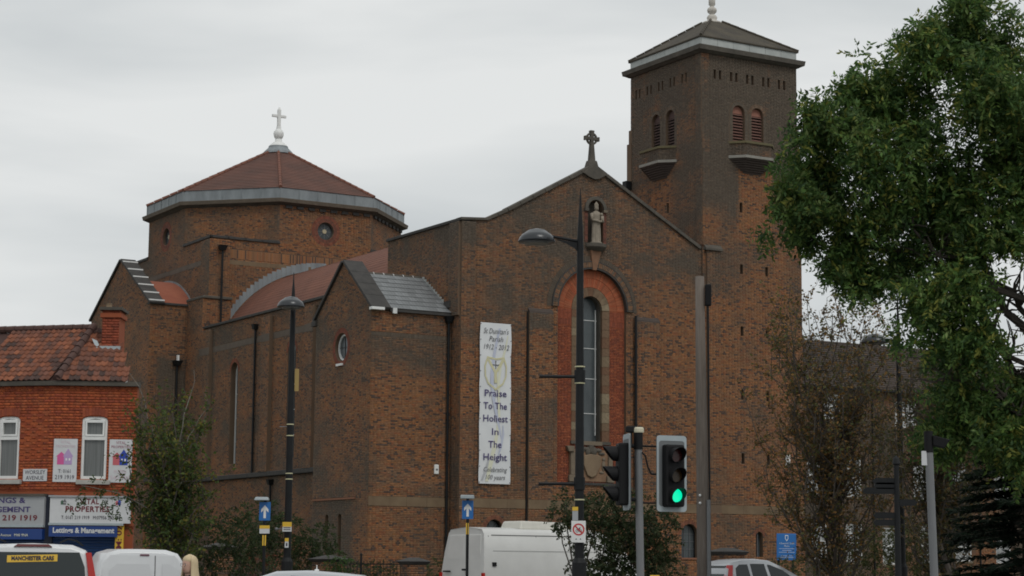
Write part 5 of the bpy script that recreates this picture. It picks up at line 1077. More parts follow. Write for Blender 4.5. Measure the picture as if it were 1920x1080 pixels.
bwall = empty('boundary_wall', (-9.6, 68, 0), 0, 'low dark brick boundary wall in front of the church', 'wall'); MB().box(0, 3.0, -.15, .15, 0, 1.2).build('wall_core', M_mortar, bwall); MB().box(-.02, 3.02, -.2, .2, 1.2, 1.3).build('coping', M_coping, bwall)
# overhead cables
for k, (za, zb, yy) in enumerate(((12.2, 13.3, 98), (11.6, 10.6, 97))):
    pts = [(12.2 + t * 24, yy + t * 6, za + (zb - za) * t - 1.2 * t * (1 - t)) for t in np.linspace(0, 1, 12)]
    o = MB().tube(pts, .018, 5).build('overhead_cable', M_black); tag(o, ('upper' if k == 0 else 'lower') + ' thin black cable crossing the sky right of the tower', 'cable', 'overhead cables')

# ------------------------------------------------------------------ vehicles
M_carw = mat('white_car_paint', (.62, .63, .64), .22, (.68, .69, .7), 3); M_vanw = mat('grubby_white_van_paint', (.56, .56, .54), .35, (.7, .7, .68), .9)
M_silv = mat('silver_car_paint', (.5, .52, .54), .25); M_tyre = mat('tyre_rubber', (.02, .02, .02), .85); M_rim = mat('wheel_rim', (.35, .35, .36), .35, metal=.6)
M_tail = mat('red_tail_lamp', (.42, .02, .015), .2); M_seam = mat('panel_seam', (.06, .06, .06), .7)
def shell(parent, stations, m_, name='body', lean=None, sub=1):
    """stations: (y, [(half width, z) ...] bottom to roof middle); lean(y_index, z) shifts y"""
    b = MB(); n = len(stations[0][1]); vs = []
    for i, (y, ps) in enumerate(stations):
        ring = [(w, z) for w, z in ps] + [(-w, z) for w, z in ps[::-1] if w > 1e-6]
        for w, z in ring: vs.append((w, y + (lean(i, z) if lean else 0), z))
    k = len(ring); fs = []
    for i in range(len(stations) - 1):
        for j in range(k): fs.append((i * k + j, i * k + (j + 1) % k, (i + 1) * k + (j + 1) % k, (i + 1) * k + j))
    fs += [tuple(range(k - 1, -1, -1)), tuple(range((len(stations) - 1) * k, len(stations) * k))]
    b.add(vs, fs); o = b.build(name, m_, parent, smooth=True, bevel=.035, seg=3); return o
def wheels(parent, w, ys, r=.31):
    for y in ys:
        for sx in (-1, 1):
            t = MB().cyl((sx * (w - .22), y, r), (sx * (w - .01), y, r), r, r, 24).build('wheel', M_tyre, parent, bevel=.03); MB().cyl((sx * (w - .02), y, r), (sx * (w + .005), y, r), r * .66, r * .6, 18).build('rim', M_rim, t)
# taxi people carrier seen from behind
TX = empty('taxi', (-6.88, 29, 0), R(14), 'white people carrier taxi seen from behind with a yellow rear window strip', 'car')
ps = lambda w, h: [(w * .9, .28), (w, .5), (w, 1.0), (w * .97, 1.3), (w * .9, 1.62), (w * .82, h - .1), (w * .6, h - .02), (0, h)]
shell(TX, [(0, ps(.92, 1.85)), (.35, ps(.94, 1.89)), (2.6, ps(.94, 1.88)), (3.2, [(w, min(z, 1.5)) for w, z in ps(.92, 1.6)]), (3.9, [(w, min(z, 1.08)) for w, z in ps(.9, 1.3)]), (4.6, [(w, min(z, .9)) for w, z in ps(.84, 1.2)])], M_carw, lean=lambda i, z: .16 * max(0, z - 1.0) if i == 0 else 0)
rw = Fr((0, .155, 0), (1, 0, 0), (0, -1, 0))
def leanq(poly, n0=.012): return [(x, .17 * (max(0, z - 1.0)) - n0, z) for x, z in poly]
def rearpanel(par, poly, m_, nm, n0=.015, th=.02):
    k = len(poly); a = leanq(poly, n0); b_ = leanq(poly, n0 - th); return MB().add(a + b_, [tuple(range(k)), tuple(range(2 * k - 1, k - 1, -1))] + [(i, (i + 1) % k, (i + 1) % k + k, i + k) for i in range(k)]).build(nm, m_, par)
rearpanel(TX, [(-.78, 1.12), (.78, 1.12), (.74, 1.55), (.66, 1.76), (-.66, 1.76), (-.74, 1.55)], M_glassC, 'rear_window')
rearpanel(TX, [(.8, 1.1), (.93, 1.1), (.905, 1.4), (.83, 1.76), (.75, 1.76), (.8, 1.4)], M_tail, 'tail_lamp', .03, .09); rearpanel(TX, [(-.8, 1.1), (-.93, 1.1), (-.905, 1.4), (-.83, 1.76), (-.75, 1.76), (-.8, 1.4)], M_tail, 'tail_lamp', .03, .09)
rearpanel(TX, [(-.27, 1.84), (.27, 1.84), (.22, 1.875), (-.22, 1.875)], mat('dull_brake_light', (.14, .03, .03), .3), 'brake_light', .03, .05)
st_ = rearpanel(TX, [(-.36, 1.61), (.35, 1.63), (.35, 1.73), (-.36, 1.71)], M_yellow, 'yellow_strip', .022, .004)
text(Fr((0, .17 * .67 - .03, 0), (1, 0, .03), (0, -1, .17)), 'MANCHESTER CARS', 0, 1.67, .085, M_ink, st_, 0, .6, weight=.003)
MB().box(-.15, .1, .0, .02, .95, 1.05).build('number_plate', M_yellow, TX); MB().tube([(.38, .35, 1.9), (.5, .35, 1.955), (.62, .35, 1.93), (.72, .4, 1.86)], .012, 6).build('roof_bar', M_black, TX)
MB().tube([(-.38, .35, 1.9), (-.5, .35, 1.955), (-.62, .35, 1.93), (-.72, .4, 1.86)], .012, 6).build('roof_bar', M_black, TX)
MB().box(-.86, .86, -.06, .2, .35, .62).build('bumper', M_blackm, TX, bevel=.04); wheels(TX, .93, (.9, 3.8))
for x in (-.45, .35): MB().box(x - .13, x + .13, 1.0, 1.1, 1.0, 1.5).build('headrest', M_blackm, TX, bevel=.05)
# small van
SV = empty('small_van', (-6.93, 38, 0), R(17), 'small white van with rear doors, parked behind the blonde woman', 'van')
pv = lambda w, h: [(w * .92, .28), (w, .55), (w, 1.05), (w * .98, 1.3), (w * .9, 1.62), (w * .76, h - .08), (w * .5, h - .01), (0, h)]
shell(SV, [(0, pv(.84, 1.82)), (.15, pv(.88, 1.88)), (2.3, pv(.88, 1.9)), (2.9, [(w, min(z, 1.55)) for w, z in pv(.86, 1.7)]), (3.5, [(w, min(z, 1.05)) for w, z in pv(.84, 1.3)]), (4.0, [(w, min(z, .85)) for w, z in pv(.78, 1.2)])], M_carw, lean=lambda i, z: .1 * max(0, z - 1.0) if i == 0 else 0)
def vpanel(par, poly, m_, nm, n0, th, cx=0, bev=0): 
    k = len(poly); a = [(x, .1 * max(0, z - 1) - n0, z) for x, z in poly]; b_ = [(x, y + th, z) for x, y, z in a]; return MB().add(a + b_, [tuple(range(k)), tuple(range(2 * k - 1, k - 1, -1))] + [(i, (i + 1) % k, (i + 1) % k + k, i + k) for i in range(k)]).build(nm, m_, par, bevel=bev)
for (x0, x1, x0t, x1t, nm) in ((-.74, .22, -.6, .22, 'rear_door'), (.25, .76, .25, .6, 'rear_door')):
    d = vpanel(SV, [(x0, .5), (x1, .5), (x1, 1.5), (x1t, 1.76), (x0t, 1.76), (x0, 1.5)], M_carw, nm, .015, .02, bev=.006)
    vpanel(d, [(x0 + .12, 1.1), (x1 - .07, 1.1), (x1 - .07, 1.48), (x1t - .1, 1.6), (x0t + .12, 1.6), (x0 + .12, 1.48)], mat('recessed_white_panel', (.57, .58, .59), .3), 'door_panel', .022, .006, bev=.005)
vpanel(SV, [(.225, .5), (.245, .5), (.245, 1.76), (.225, 1.76)], M_seam, 'door_seam', .005, .01)
vpanel(SV, [(-.05, 1.755), (.12, 1.755), (.12, 1.785), (-.05, 1.785)], mat('brake_light_dark', (.12, .03, .05), .3), 'brake_light', .03, .03)
MB().box(-.8, .8, -.08, .1, .3, .52).build('bumper', M_blackm, SV, bevel=.04); vpanel(SV, [(-.84, .7), (-.75, .7), (-.75, 1.15), (-.84, 1.15)], M_tail, 'tail_lamp', .02, .05); vpanel(SV, [(.75, .7), (.84, .7), (.84, 1.15), (.75, 1.15)], M_tail, 'tail_lamp', .02, .05); wheels(SV, .88, (.75, 3.2), .3)
vpanel(SV, [(.4, .95), (.6, .95), (.6, .99), (.4, .99)], M_blackm, 'door_handle', .03, .03)
# side-on cars
def saloon(label, loc, rz, h, L_, paint, prof, wins_, base=0, cat='car'):
    o = empty('car', loc, R(rz), label, cat)
    top = [(y, z) for y, z in prof]; b = MB(); w = .84; n = len(top); vs = []
    def hw(z): return w if z < .95 else w - (z - .95) * .32
    for y, z in top: vs += [(-hw(z), y, z), (-hw(z) * .86, y, z + .03 if z > .95 else z), (hw(z) * .86, y, z + .03 if z > .95 else z), (hw(z), y, z)]
    fs = [(4 * i + j, 4 * i + j + 1, 4 * (i + 1) + j + 1, 4 * (i + 1) + j) for i in range(n - 1) for j in range(3)]
    bot = len(vs)
    for y, z in top: vs += [(-w, y, min(z, .95)), (-w, y, .28), (w, y, .28), (w, y, min(z, .95))]
    for i in range(n - 1):
        a, c = 4 * i, 4 * (i + 1); p, q = bot + 4 * i, bot + 4 * (i + 1)
        fs += [(a, c, q, p), (p, q, q + 1, p + 1), (a + 3, p + 3, q + 3, c + 3), (p + 3, p + 2, q + 2, q + 3), (p + 1, q + 1, q + 2, p + 2)]
    fs += [(0, bot, bot + 1, bot + 2, bot + 3, 3, 2, 1), tuple(reversed((4 * (n - 1), bot + 4 * (n - 1), bot + 4 * (n - 1) + 1, bot + 4 * (n - 1) + 2, bot + 4 * (n - 1) + 3, 4 * (n - 1) + 3, 4 * (n - 1) + 2, 4 * (n - 1) + 1)))]
    b.add(vs, fs).build('body', paint, o, smooth=True, bevel=.03, seg=3)
    for poly in wins_:
        for sx in (-1, 1):
            k = len(poly); a = [(sx * (hw(z) + .008), y, z) for y, z in poly]; c = [(sx * (hw(z) - .02), y, z) for y, z in poly]
            MB().add(a + c, [tuple(range(k)), tuple(range(2 * k - 1, k - 1, -1))] + [(i, (i + 1) % k, (i + 1) % k + k, i + k) for i in range(k)]).build('side_window', M_glassC, o)
    wheels(o, w, (.75, L_ - .8)); return o, hw
# prof runs from tail (y=0) to nose
H1 = 1.47
c3, _ = saloon('pale silver car roof just showing at the bottom left of the centre', (-2.4, 41.2, 0), 90, H1, 4.2, M_silv, [(0, .6), (.05, .95), (.25, 1.15), (.6, 1.38), (1.0, H1 - .05), (1.7, H1), (2.3, H1 - .02), (2.75, 1.3), (3.25, .98), (4.0, .85), (4.2, .6)], [[(.5, 1.0), (1.2, 1.0), (1.2, 1.35), (.85, 1.32)], [(1.26, 1.0), (2.0, 1.0), (2.0, 1.39), (1.26, 1.36)], [(2.06, 1.0), (3.0, 1.0), (2.6, 1.28), (2.06, 1.38)]])
ant = MB().lathe((0, 1.55, H1 + .02), [(.05, 0), (.045, .03), (.012, .04), (.008, .1), (.015, .105), (.004, .12)], 10).build('aerial', M_white, c3)
M_tailw = mat('red_clear_tail_lamp', (.5, .04, .04), .15)
fc = MB(); fc.box(5.0, 30, 62.5, 76, .0, .2); tag(fc.build('forecourt', mat('forecourt_asphalt', (.06, .06, .06), .9, (.08, .08, .08), 5)), kind='structure')
H2 = 1.7
c5, hw5 = saloon('silver hatchback with red tail lamps parked behind the wooden telegraph pole', (6.42, 64.2, .2), -58, H2, 4.1, M_silv, [(0, .6), (.02, 1.0), (.12, 1.35), (.35, 1.6), (.7, H2 - .04), (1.3, H2), (1.9, H2 - .05), (2.4, H2 - .24), (3.1, 1.12), (3.9, .92), (4.1, .6)],
    [[(.42, 1.15), (1.0, 1.12), (.95, 1.55), (.62, 1.54), (.45, 1.42)], [(1.1, 1.12), (1.72, 1.1), (1.64, 1.57), (1.07, 1.57)], [(1.84, 1.1), (2.8, 1.08), (2.35, 1.38), (1.9, 1.53), (1.76, 1.55)]])
for sx in (-1, 1): MB().hexa([(sx * .84, -.02, .95), (sx * .66, -.04, .95), (sx * .66, .1, .95), (sx * .85, .2, .95), (sx * .67, .22, 1.52), (sx * .56, .2, 1.52), (sx * .56, .34, 1.52), (sx * .68, .36, 1.52)]).build('tail_lamp', M_tailw, c5)
MB().hexa([(-.62, -.0, 1.05), (.62, -.0, 1.05), (.62, .06, 1.05), (-.62, .06, 1.05), (-.52, .19, 1.5), (.52, .19, 1.5), (.52, .25, 1.5), (-.52, .25, 1.5)]).build('rear_window', M_glassC, c5)
# large van
BV = empty('large_van', (-.68, 51, 0), R(-55), 'big white high roofed panel van standing in front of the church', 'van')
# local: rear face at y=0 spanning x -1.95..0, side along +y at x=0
b = MB(); pts = [(0, .4), (0, 1.5), (-.06, 2.0), (-.16, 2.45), (-.26, 2.56), (-.975, 2.62), (-1.69, 2.56), (-1.79, 2.45), (-1.89, 2.0), (-1.95, 1.5), (-1.95, .4)]
ys = [(0, 0), (.12, 1), (3.9, 1), (4.6, .0), (5.2, -.1), (5.9, -.2)]
vs = []
for i, (y, _) in enumerate(ys):
    for x, z in pts:
        zz = z if i < 3 else min(z, (2.2, 1.35, 1.05)[i - 3]); vs.append((x, y + (.1 * max(0, z - 1.2) if i == 0 else 0), zz))
k = len(pts); fs = [(i * k + j, i * k + (j + 1) % k, (i + 1) * k + (j + 1) % k, (i + 1) * k + j) for i in range(len(ys) - 1) for j in range(k)] + [tuple(range(k - 1, -1, -1)), tuple(range(5 * k, 6 * k))]
b.add(vs, fs).build('body', M_vanw, BV, smooth=True, bevel=.04, seg=3)
rr = lambda z: .1 * max(0, z - 1.2)
for (x0, x1) in ((-1.85, -.99), (-.96, -.1)):
    MB().hexa([(x0, -.02, .6), (x1, -.02, .6), (x1, .03, .6), (x0, .03, .6), (x0 + (.16 if x0 < -1 else 0), rr(2.42) - .02, 2.42), (x1 - (.16 if x1 > -.5 else 0), rr(2.42) - .02, 2.42), (x1 - (.16 if x1 > -.5 else 0), rr(2.42) + .04, 2.42), (x0 + (.16 if x0 < -1 else 0), rr(2.42) + .04, 2.42)]).build('rear_door', M_vanw, BV, bevel=.012)
MB().box(-.9, -.7, -.05, 0, 1.5, 1.55).build('door_handle', M_blackm, BV); MB().box(-1.8, -1.5, -.04, 0, 1.46, 1.5).build('vent', M_blackm, BV)
def sidex(z): return 0 if z < 1.5 else (-(z - 1.5) * .12 if z < 2 else -.06 - (z - 2) * .22)
def side_panel(y0, y1, z0, z1, m_, nm, n=.008, par=BV):
    return MB().hexa([(sidex(z0) - .01, y0, z0), (sidex(z0) + n, y0, z0), (sidex(z0) + n, y1, z0), (sidex(z0) - .01, y1, z0), (sidex(z1) - .01, y0, z1), (sidex(z1) + n, y0, z1), (sidex(z1) + n, y1, z1), (sidex(z1) - .01, y1, z1)]).build(nm, m_, par)
for z in (1.18, 2.0, 2.4): side_panel(.35, 3.8, z, z + .018, M_seam if z > 2.3 else mat('shadow_line_paint', (.36, .36, .35), .4), 'pressing_line', .006)
for y in (.25, 1.75, 3.3): side_panel(y, y + .012, .6, 2.4, M_seam, 'panel_seam', .004)
side_panel(.3, .42, 1.62, 1.72, M_blackm, 'side_handle', .03)
MB().hexa([(-.5, 1.5, 2.57), (-1.45, 1.5, 2.57), (-1.45, 3.1, 2.57), (-.5, 3.1, 2.57), (-.56, 1.58, 2.8), (-1.4, 1.58, 2.8), (-1.4, 3.0, 2.78), (-.56, 3.0, 2.78)]).build('roof_unit', mat('cream_roof_unit', (.55, .54, .48), .5, (.64, .62, .56), 5), BV, bevel=.04)
for y in (.1, 1.0): pass
for sx in (-1.95, 0): MB().box(sx - .03, sx + .03, -.03, .05, 1.2, 1.45).build('tail_lamp', M_tail, BV)
for y in (1.1, 4.9):
    for sx in (-1.93, -.22): t = MB().cyl((sx, y, .36), (sx + .2, y, .36), .36, n=24).build('wheel', M_tyre, BV); MB().cyl((sx - .01, y, .36), (sx + .21, y, .36), .22, n=16).build('rim', M_rim, t)

# ------------------------------------------------------------------ the woman
WM = empty('person', (-4.25, 26.7, 0), R(-42), 'blonde woman with glasses and a dark coat walking past the small white van', 'person')
def skin(name, pts, edges, rad, m_, parent, root=0, sub=2):
    me = bpy.data.meshes.new(name); me.from_pydata(pts, edges, []); me.materials.append(m_); o = bpy.data.objects.new(name, me); COL.objects.link(o); o.parent = parent
    md = o.modifiers.new('skin', 'SKIN'); md.use_smooth_shade = True; sl_ = me.skin_vertices[0].data
    for i, r in enumerate(rad): sl_[i].radius = (r, r) if not isinstance(r, tuple) else r; sl_[i].use_root = (i == root)
    sb = o.modifiers.new('sub', 'SUBSURF'); sb.levels = sub; sb.render_levels = sub; return o
M_coat = mat('dark_coat', (.03, .032, .045), .9, (.045, .047, .06), 8); M_skin = mat('skin', (.55, .34, .26), .55); M_hair = mat('blond_hair', (.5, .38, .22), .6, (.68, .56, .36), 14, stretch=(6, 6, .6)); M_jean = mat('dark_jeans', (.03, .04, .07), .9)
# faces -y; one continuous body from feet to neck, hands included
P = [(0, 0, .92), (0, 0, 1.08), (0, 0, 1.25), (0, .01, 1.38), (0, .01, 1.46), (.1, 0, .86), (.11, -.08, .48), (.11, -.02, .09), (.11, -.16, .04), (-.1, 0, .86), (-.11, .06, .48), (-.11, .2, .1), (-.11, .06, .04),
     (.15, .01, 1.37), (.2, .03, 1.1), (.22, -.08, .88), (.22, -.12, .8), (-.15, .01, 1.37), (-.2, -.03, 1.1), (-.22, -.14, .9), (-.22, -.17, .82)]
E_ = [(0, 1), (1, 2), (2, 3), (3, 4), (0, 5), (5, 6), (6, 7), (7, 8), (0, 9), (9, 10), (10, 11), (11, 12), (3, 13), (13, 14), (14, 15), (15, 16), (3, 17), (17, 18), (18, 19), (19, 20)]
Rr = [(.16, .12), (.13, .1), (.16, .115), (.11, .09), .055, .1, .065, .045, .04, .1, .065, .045, .04, .065, .05, .038, .035, .065, .05, .038, .035]
for hb in (16, 20):
    hx, hy, hz = P[hb]; s_ = 1 if hx > 0 else -1
    for f_i, (dx, ln) in enumerate(((-.024, .07), (-.008, .08), (.008, .075), (.024, .06))):
        a = len(P); P += [(hx + dx * s_, hy - .02, hz - .05), (hx + dx * s_, hy - .035, hz - .05 - ln * .5), (hx + dx * s_ * .9, hy - .03, hz - .05 - ln)]; E_ += [(hb, a), (a, a + 1), (a + 1, a + 2)]; Rr += [.011, .0095, .008]
    a = len(P); P += [(hx - .03 * s_, hy - .035, hz - .02), (hx - .03 * s_, hy - .055, hz - .055)]; E_ += [(hb, a), (a, a + 1)]; Rr += [.012, .01]
skin('body', P, E_, Rr, M_coat, WM)
b = MB(); b.lathe((0, -.005, 1.42), [(.05, 0), (.052, .06), (.06, .09)], 14); b.build('neck', M_skin, WM, smooth=True)
hd = MB(); hv = []
nr_, ns_ = 12, 18
prof = [(.02, 1.475), (.045, 1.48), (.058, 1.5), (.066, 1.525), (.072, 1.555), (.076, 1.585), (.078, 1.615), (.076, 1.645), (.068, 1.67), (.052, 1.69), (.03, 1.7), (.004, 1.705)]
for r, z in prof:
    for i in range(ns_):
        t = 2 * math.pi * i / ns_; x, y = r * math.cos(t), r * 1.2 * math.sin(t) - .012 + (.0 if z > 1.55 else -.008)
        f_ = max(0, -math.sin(t)) ** 12
        if 1.54 < z < 1.6: y -= f_ * (.022 if z < 1.57 else .014)
        hv.append((x, y, z))
hd.add(hv, [(k * ns_ + i, k * ns_ + (i + 1) % ns_, (k + 1) * ns_ + (i + 1) % ns_, (k + 1) * ns_ + i) for k in range(nr_ - 1) for i in range(ns_)] + [tuple(range(ns_ - 1, -1, -1)), tuple(range((nr_ - 1) * ns_, nr_ * ns_))])
hdo = hd.build('head', M_skin, WM, smooth=True, subsurf=1)
MB().box(-.022, .022, -.104, -.09, 1.522, 1.53).build('mouth', mat('lips', (.4, .12, .11), .5), hdo, bevel=.003)
for sx in (-1, 1):
    MB().sphere((sx * .03, -.088, 1.598), .011, 10).build('eye', M_white, hdo, smooth=True); MB().sphere((sx * .03, -.0965, 1.598), .005, 8).build('pupil', M_ink, hdo)
    MB().fring(Fr((sx * .03, -.106, 1.596), (1, 0, 0), (0, -1, 0)), circle(0, 0, .024, 14), circle(0, 0, .021, 14), 0, .003, True).build('glasses_rim', M_ink, hdo)
    MB().sphere((sx * .078, 0, 1.585), .02, 8, (.5, .9, 1.3)).build('ear', M_skin, hdo, smooth=True)
# hair: cap with long sides, open at the face
b = MB(); vs = []; na, nz = 22, 12
for j in range(nz + 1):
    t = j / nz; z = 1.728 - t * .4
    for i in range(na + 1):
        a = R(-22) + (R(202) - R(-22)) * i / na
        r = .09 * math.sqrt(max(.01, 1 - (1 - min(1, t / .25)) ** 2)) + .035 * t * t + .006 * math.sin(i * 2.7 + j * .6) * t
        vs.append((r * math.cos(a), r * 1.22 * math.sin(a) - .002, z))
b.add(vs, [(j * (na + 1) + i, j * (na + 1) + i + 1, (j + 1) * (na + 1) + i + 1, (j + 1) * (na + 1) + i) for j in range(nz) for i in range(na)])
ho = b.build('hair', M_hair, WM, smooth=True); md = ho.modifiers.new('solid', 'SOLIDIFY'); md.thickness = .02; md.offset = 0
b = MB(); b.sphere((0, .005, 1.655), .088, 18, (1, 1.2, .85)); b.build('hair_crown', M_hair, ho, smooth=True)
MB().lathe((0, 0, 1.36), [(.17, -.02), (.13, .04), (.075, .09), (.07, .1)], 18, 1, .7).build('collar', M_coat, WM, smooth=True)

# ------------------------------------------------------------------ vegetation
def leafmat(name, rough=.6):
    m = mat(name, (.05, .08, .03), rough, attr='col', scale=2, amt=.4)
    t = m.node_tree; b = t.nodes['Principled BSDF']; b.inputs['Specular IOR Level'].default_value = .2
    tr_n = t.nodes.new('ShaderNodeBsdfTranslucent'); mxs = t.nodes.new('ShaderNodeMixShader'); mxs.inputs[0].default_value = .4
    t.links.new(b.inputs['Base Color'].links[0].from_socket, tr_n.inputs[0]); t.links.new(b.outputs[0], mxs.inputs[1]); t.links.new(tr_n.outputs[0], mxs.inputs[2]); t.links.new(mxs.outputs[0], t.nodes['Material Output'].inputs[0])
    return m
M_leaf = leafmat('leaf_green'); M_bark = mat('bark', (.045, .038, .032), .95, (.1, .085, .07), 8, bump=.6, bscale=25, stretch=(2, 2, .4)); M_barkL = mat('pale_bark', (.13, .12, .1), .9, (.24, .22, .19), 9)
def leaf_mesh(name, parent, C, D, size, cols, m_=None, aspect=2.4, jit=.35):
    """C leaf bases, D pointing directions (n,3); rhombic leaves folded a little along the rib"""
    n = len(C); C = np.asarray(C); D = np.asarray(D); D = D / (np.linalg.norm(D, axis=1, keepdims=True) + 1e-9)
    rv = rng.normal(size=(n, 3)); S = np.cross(D, rv); S /= (np.linalg.norm(S, axis=1, keepdims=True) + 1e-9); Nn = np.cross(D, S)
    ln = size * (1 + jit * rng.uniform(-1, 1, (n, 1))); wd = ln / aspect
    V = np.stack([C, C + D * ln * .45 + S * wd * .5 + Nn * wd * .15, C + D * ln, C + D * ln * .45 - S * wd * .5 + Nn * wd * .15], 1)
    me = bpy.data.meshes.new(name); me.vertices.add(4 * n); me.vertices.foreach_set('co', V.reshape(-1)); me.loops.add(4 * n); me.loops.foreach_set('vertex_index', np.arange(4 * n, dtype=np.int32))
    me.polygons.add(n); me.polygons.foreach_set('loop_start', np.arange(0, 4 * n, 4, dtype=np.int32))
    at = me.color_attributes.new('col', 'FLOAT_COLOR', 'POINT'); cc = np.ones((n, 4, 4)); cc[:, :, :3] = cols[:, None, :]; at.data.foreach_set('color', cc.reshape(-1))
    me.update(calc_edges=True); me.materials.append(m_ or M_leaf); o = bpy.data.objects.new(name, me); COL.objects.link(o); o.parent = parent; return o
def pick(pal, n, clump_ids=None):
    pal = np.array(pal); k = len(pal)
    if clump_ids is None: idx = rng.integers(0, k, n)
    else:
        base = rng.integers(0, k, clump_ids.max() + 1); idx = np.where(rng.random(n) < .65, base[clump_ids], rng.integers(0, k, n))
    return pal[idx] * rng.uniform(.75, 1.25, (n, 1))
def sprays(blobs, per, nleaf, slen, down=.35, shell_=.5, out=1., yr=1.):
    """pinnate sprays spread through ellipsoidal clumps (x, y, z, r); returns bases, directions, spray ids"""
    C = []; D = []; I = []; sid = 0
    for (x, y, z, r) in blobs:
        c = np.array((x, y, z)); k = int(per * (r / .8) ** 2) if r > .25 else max(3, int(per * (r / .8) ** 1.4))
        for _ in range(k):
            d = rng.normal(size=3); d /= np.linalg.norm(d); rad = r * (shell_ + (1 - shell_) * rng.random() ** .6)
            p = c + d * rad * np.array((1, yr, 1)); ax = d * out + rng.normal(size=3) * .5 + np.array((0, 0, -down)); ax /= np.linalg.norm(ax)
            sd2 = np.cross(ax, rng.normal(size=3)); sd2 /= np.linalg.norm(sd2) + 1e-9; L0 = slen * rng.uniform(.7, 1.3)
            for j in range(nleaf):
                t = (j // 2 + 1) / (nleaf / 2 + .5); b_ = p + ax * L0 * t + np.array((0, 0, -.25 * L0 * t * t)); sg_ = 1 if j % 2 else -1
                C.append(b_); D.append(ax * .55 + sd2 * sg_ + np.array((0, 0, -.25)) + rng.normal(size=3) * .2); I.append(sid)
            sid += 1
    return np.array(C), np.array(D), np.array(I)
def branch(mb, p, q, r0, r1, sag=0, n=6, wob=.06):
    p, q = Vector(p), Vector(q); ln = (q - p).length; pts = []
    for i in range(n + 1):
        t = i / n; v = p.lerp(q, t) + Vector((0, 0, sag * ln * math.sin(math.pi * t)));
        if 0 < i < n: v += Vector((random.uniform(-1, 1), random.uniform(-1, 1), random.uniform(-1, 1))) * wob * ln / n
        pts.append(v)
    for i in range(n): mb.cyl(pts[i], pts[i + 1], r0 + (r1 - r0) * i / n, r0 + (r1 - r0) * (i + 1) / n, 6, False)
    return pts
# big tree at the right; crown clumps
bx = lambda x: 5.33 + (x - 1440) * .0108
bz = lambda y: 8.79 - (y - 400) * .0110
BT = empty('large_tree', (13.2, 40.5, 0), 0, 'big leafy green tree filling the upper right corner', 'tree')
px = [(1500, 205, 9), (1512, 188, 7), (1530, 195, 12), (1552, 165, 12), (1600, 112, 9), (1594, 130, 12), (1638, 122, 9), (1632, 140, 12), (1665, 110, 10), (1680, 72, 11), (1728, 42, 9), (1742, 40, 9), (1705, 60, 14), (1478, 280, 14), (1462, 310, 14), (1446, 420, 14), (1565, 500, 14), (1550, 470, 14), (1600, 548, 12), (1668, 545, 14), (1700, 610, 20), (1492, 395, 42), (1478, 360, 30), (1520, 300, 52), (1560, 235, 52), (1560, 350, 62), (1620, 300, 82), (1635, 185, 48), (1600, 150, 24), (1520, 225, 26), (1700, 150, 62), (1735, 85, 48), (1790, 60, 66), (1880, 70, 90), (1850, 180, 110), (1715, 250, 90), (1800, 320, 100), (1900, 300, 100), (1615, 420, 60), (1590, 475, 38), (1625, 510, 34), (1520, 420, 26), (1690, 370, 80), (1705, 470, 52), (1790, 430, 84), (1870, 430, 84), (1730, 560, 52), (1790, 540, 62), (1760, 640, 60), (1815, 650, 50), (1800, 740, 70), (1900, 740, 80), (1770, 800, 46), (1860, 810, 60), (1930, 830, 70), (1820, 5, 50), (1990, 150, 120), (2010, 350, 130), (2030, 480, 80), (2010, 740, 80), (2080, 300, 140), (2080, 600, 130)]
BLB = []
for (x, y, r) in px:
    BLB.append((bx(x) - 13.2, rng.uniform(-.9, .9), bz(y), r * .0108))
SUB = []
for (x, y, z, r) in BLB:
    if r < .25: SUB.append((x, y, z, r)); continue
    for _ in range(int(6 + r * 7)):
        d = rng.normal(size=3); d /= np.linalg.norm(d); q = r * rng.uniform(.25, .74); k = r * rng.uniform(.2, .36) + .08
        SUB.append((x + d[0] * q, y + d[1] * q * 1.5, z + d[2] * q * .95, k))
C, D, I = sprays(SUB, 185, 12, .34, down=.35, shell_=.3, yr=1.3); C2, D2, I2 = sprays(BLB, 26, 12, .4, down=.2, shell_=.75, yr=1.2)
C = np.concatenate([C, C2]); D = np.concatenate([D, D2]); I = np.concatenate([I, I2 + I.max() + 1])
pal = [(.12, .16, .055), (.055, .1, .026), (.08, .13, .03), (.04, .08, .024), (.065, .12, .03), (.05, .09, .028), (.03, .06, .022), (.09, .14, .035), (.15, .16, .035), (.035, .065, .022), (.06, .11, .03)]
tone = np.array([1.0 + 1.0 * fbm(c[0] * .9 + 20, c[2] * .9 + c[1] * .5 + 30) for c in C[::12]]).repeat(12)[:len(C)]
leaf_mesh('crown', BT, C, D, .125, pick(pal, len(C), I) * tone[:, None], aspect=2.6)
mb = MB(); mb.lathe((0, 0, 0), [(.42, 0), (.34, .6), (.3, 2.5), (.27, 4.6)], 14)
for tx, tz, yy, r in ((bx(1620), bz(300), .3, .13), (bx(1700), bz(420), -.3, .12), (bx(1850), bz(200), 0, .15), (bx(1800), bz(480), .4, .11), (bx(1760), bz(700), -.4, .09), (bx(1740), bz(570), .3, .09), (bx(1900), bz(330), .5, .14), (bx(1560), bz(380), .2, .1), (bx(2050), bz(100), 0, .18)):
    pts = branch(mb, (0, 0, 4.3 + random.uniform(-1, .3)), (tx - 13.2, yy, tz), r, .03, .05, 8, .35)
    for v in pts[2:]:
        for _ in range(7): branch(mb, v, v + Vector((random.uniform(-1, .6), random.uniform(-.5, .5), random.uniform(-.3, .9))) * .9, .03, .008, .05, 3, .3)
mb.build('trunk', M_bark, BT)
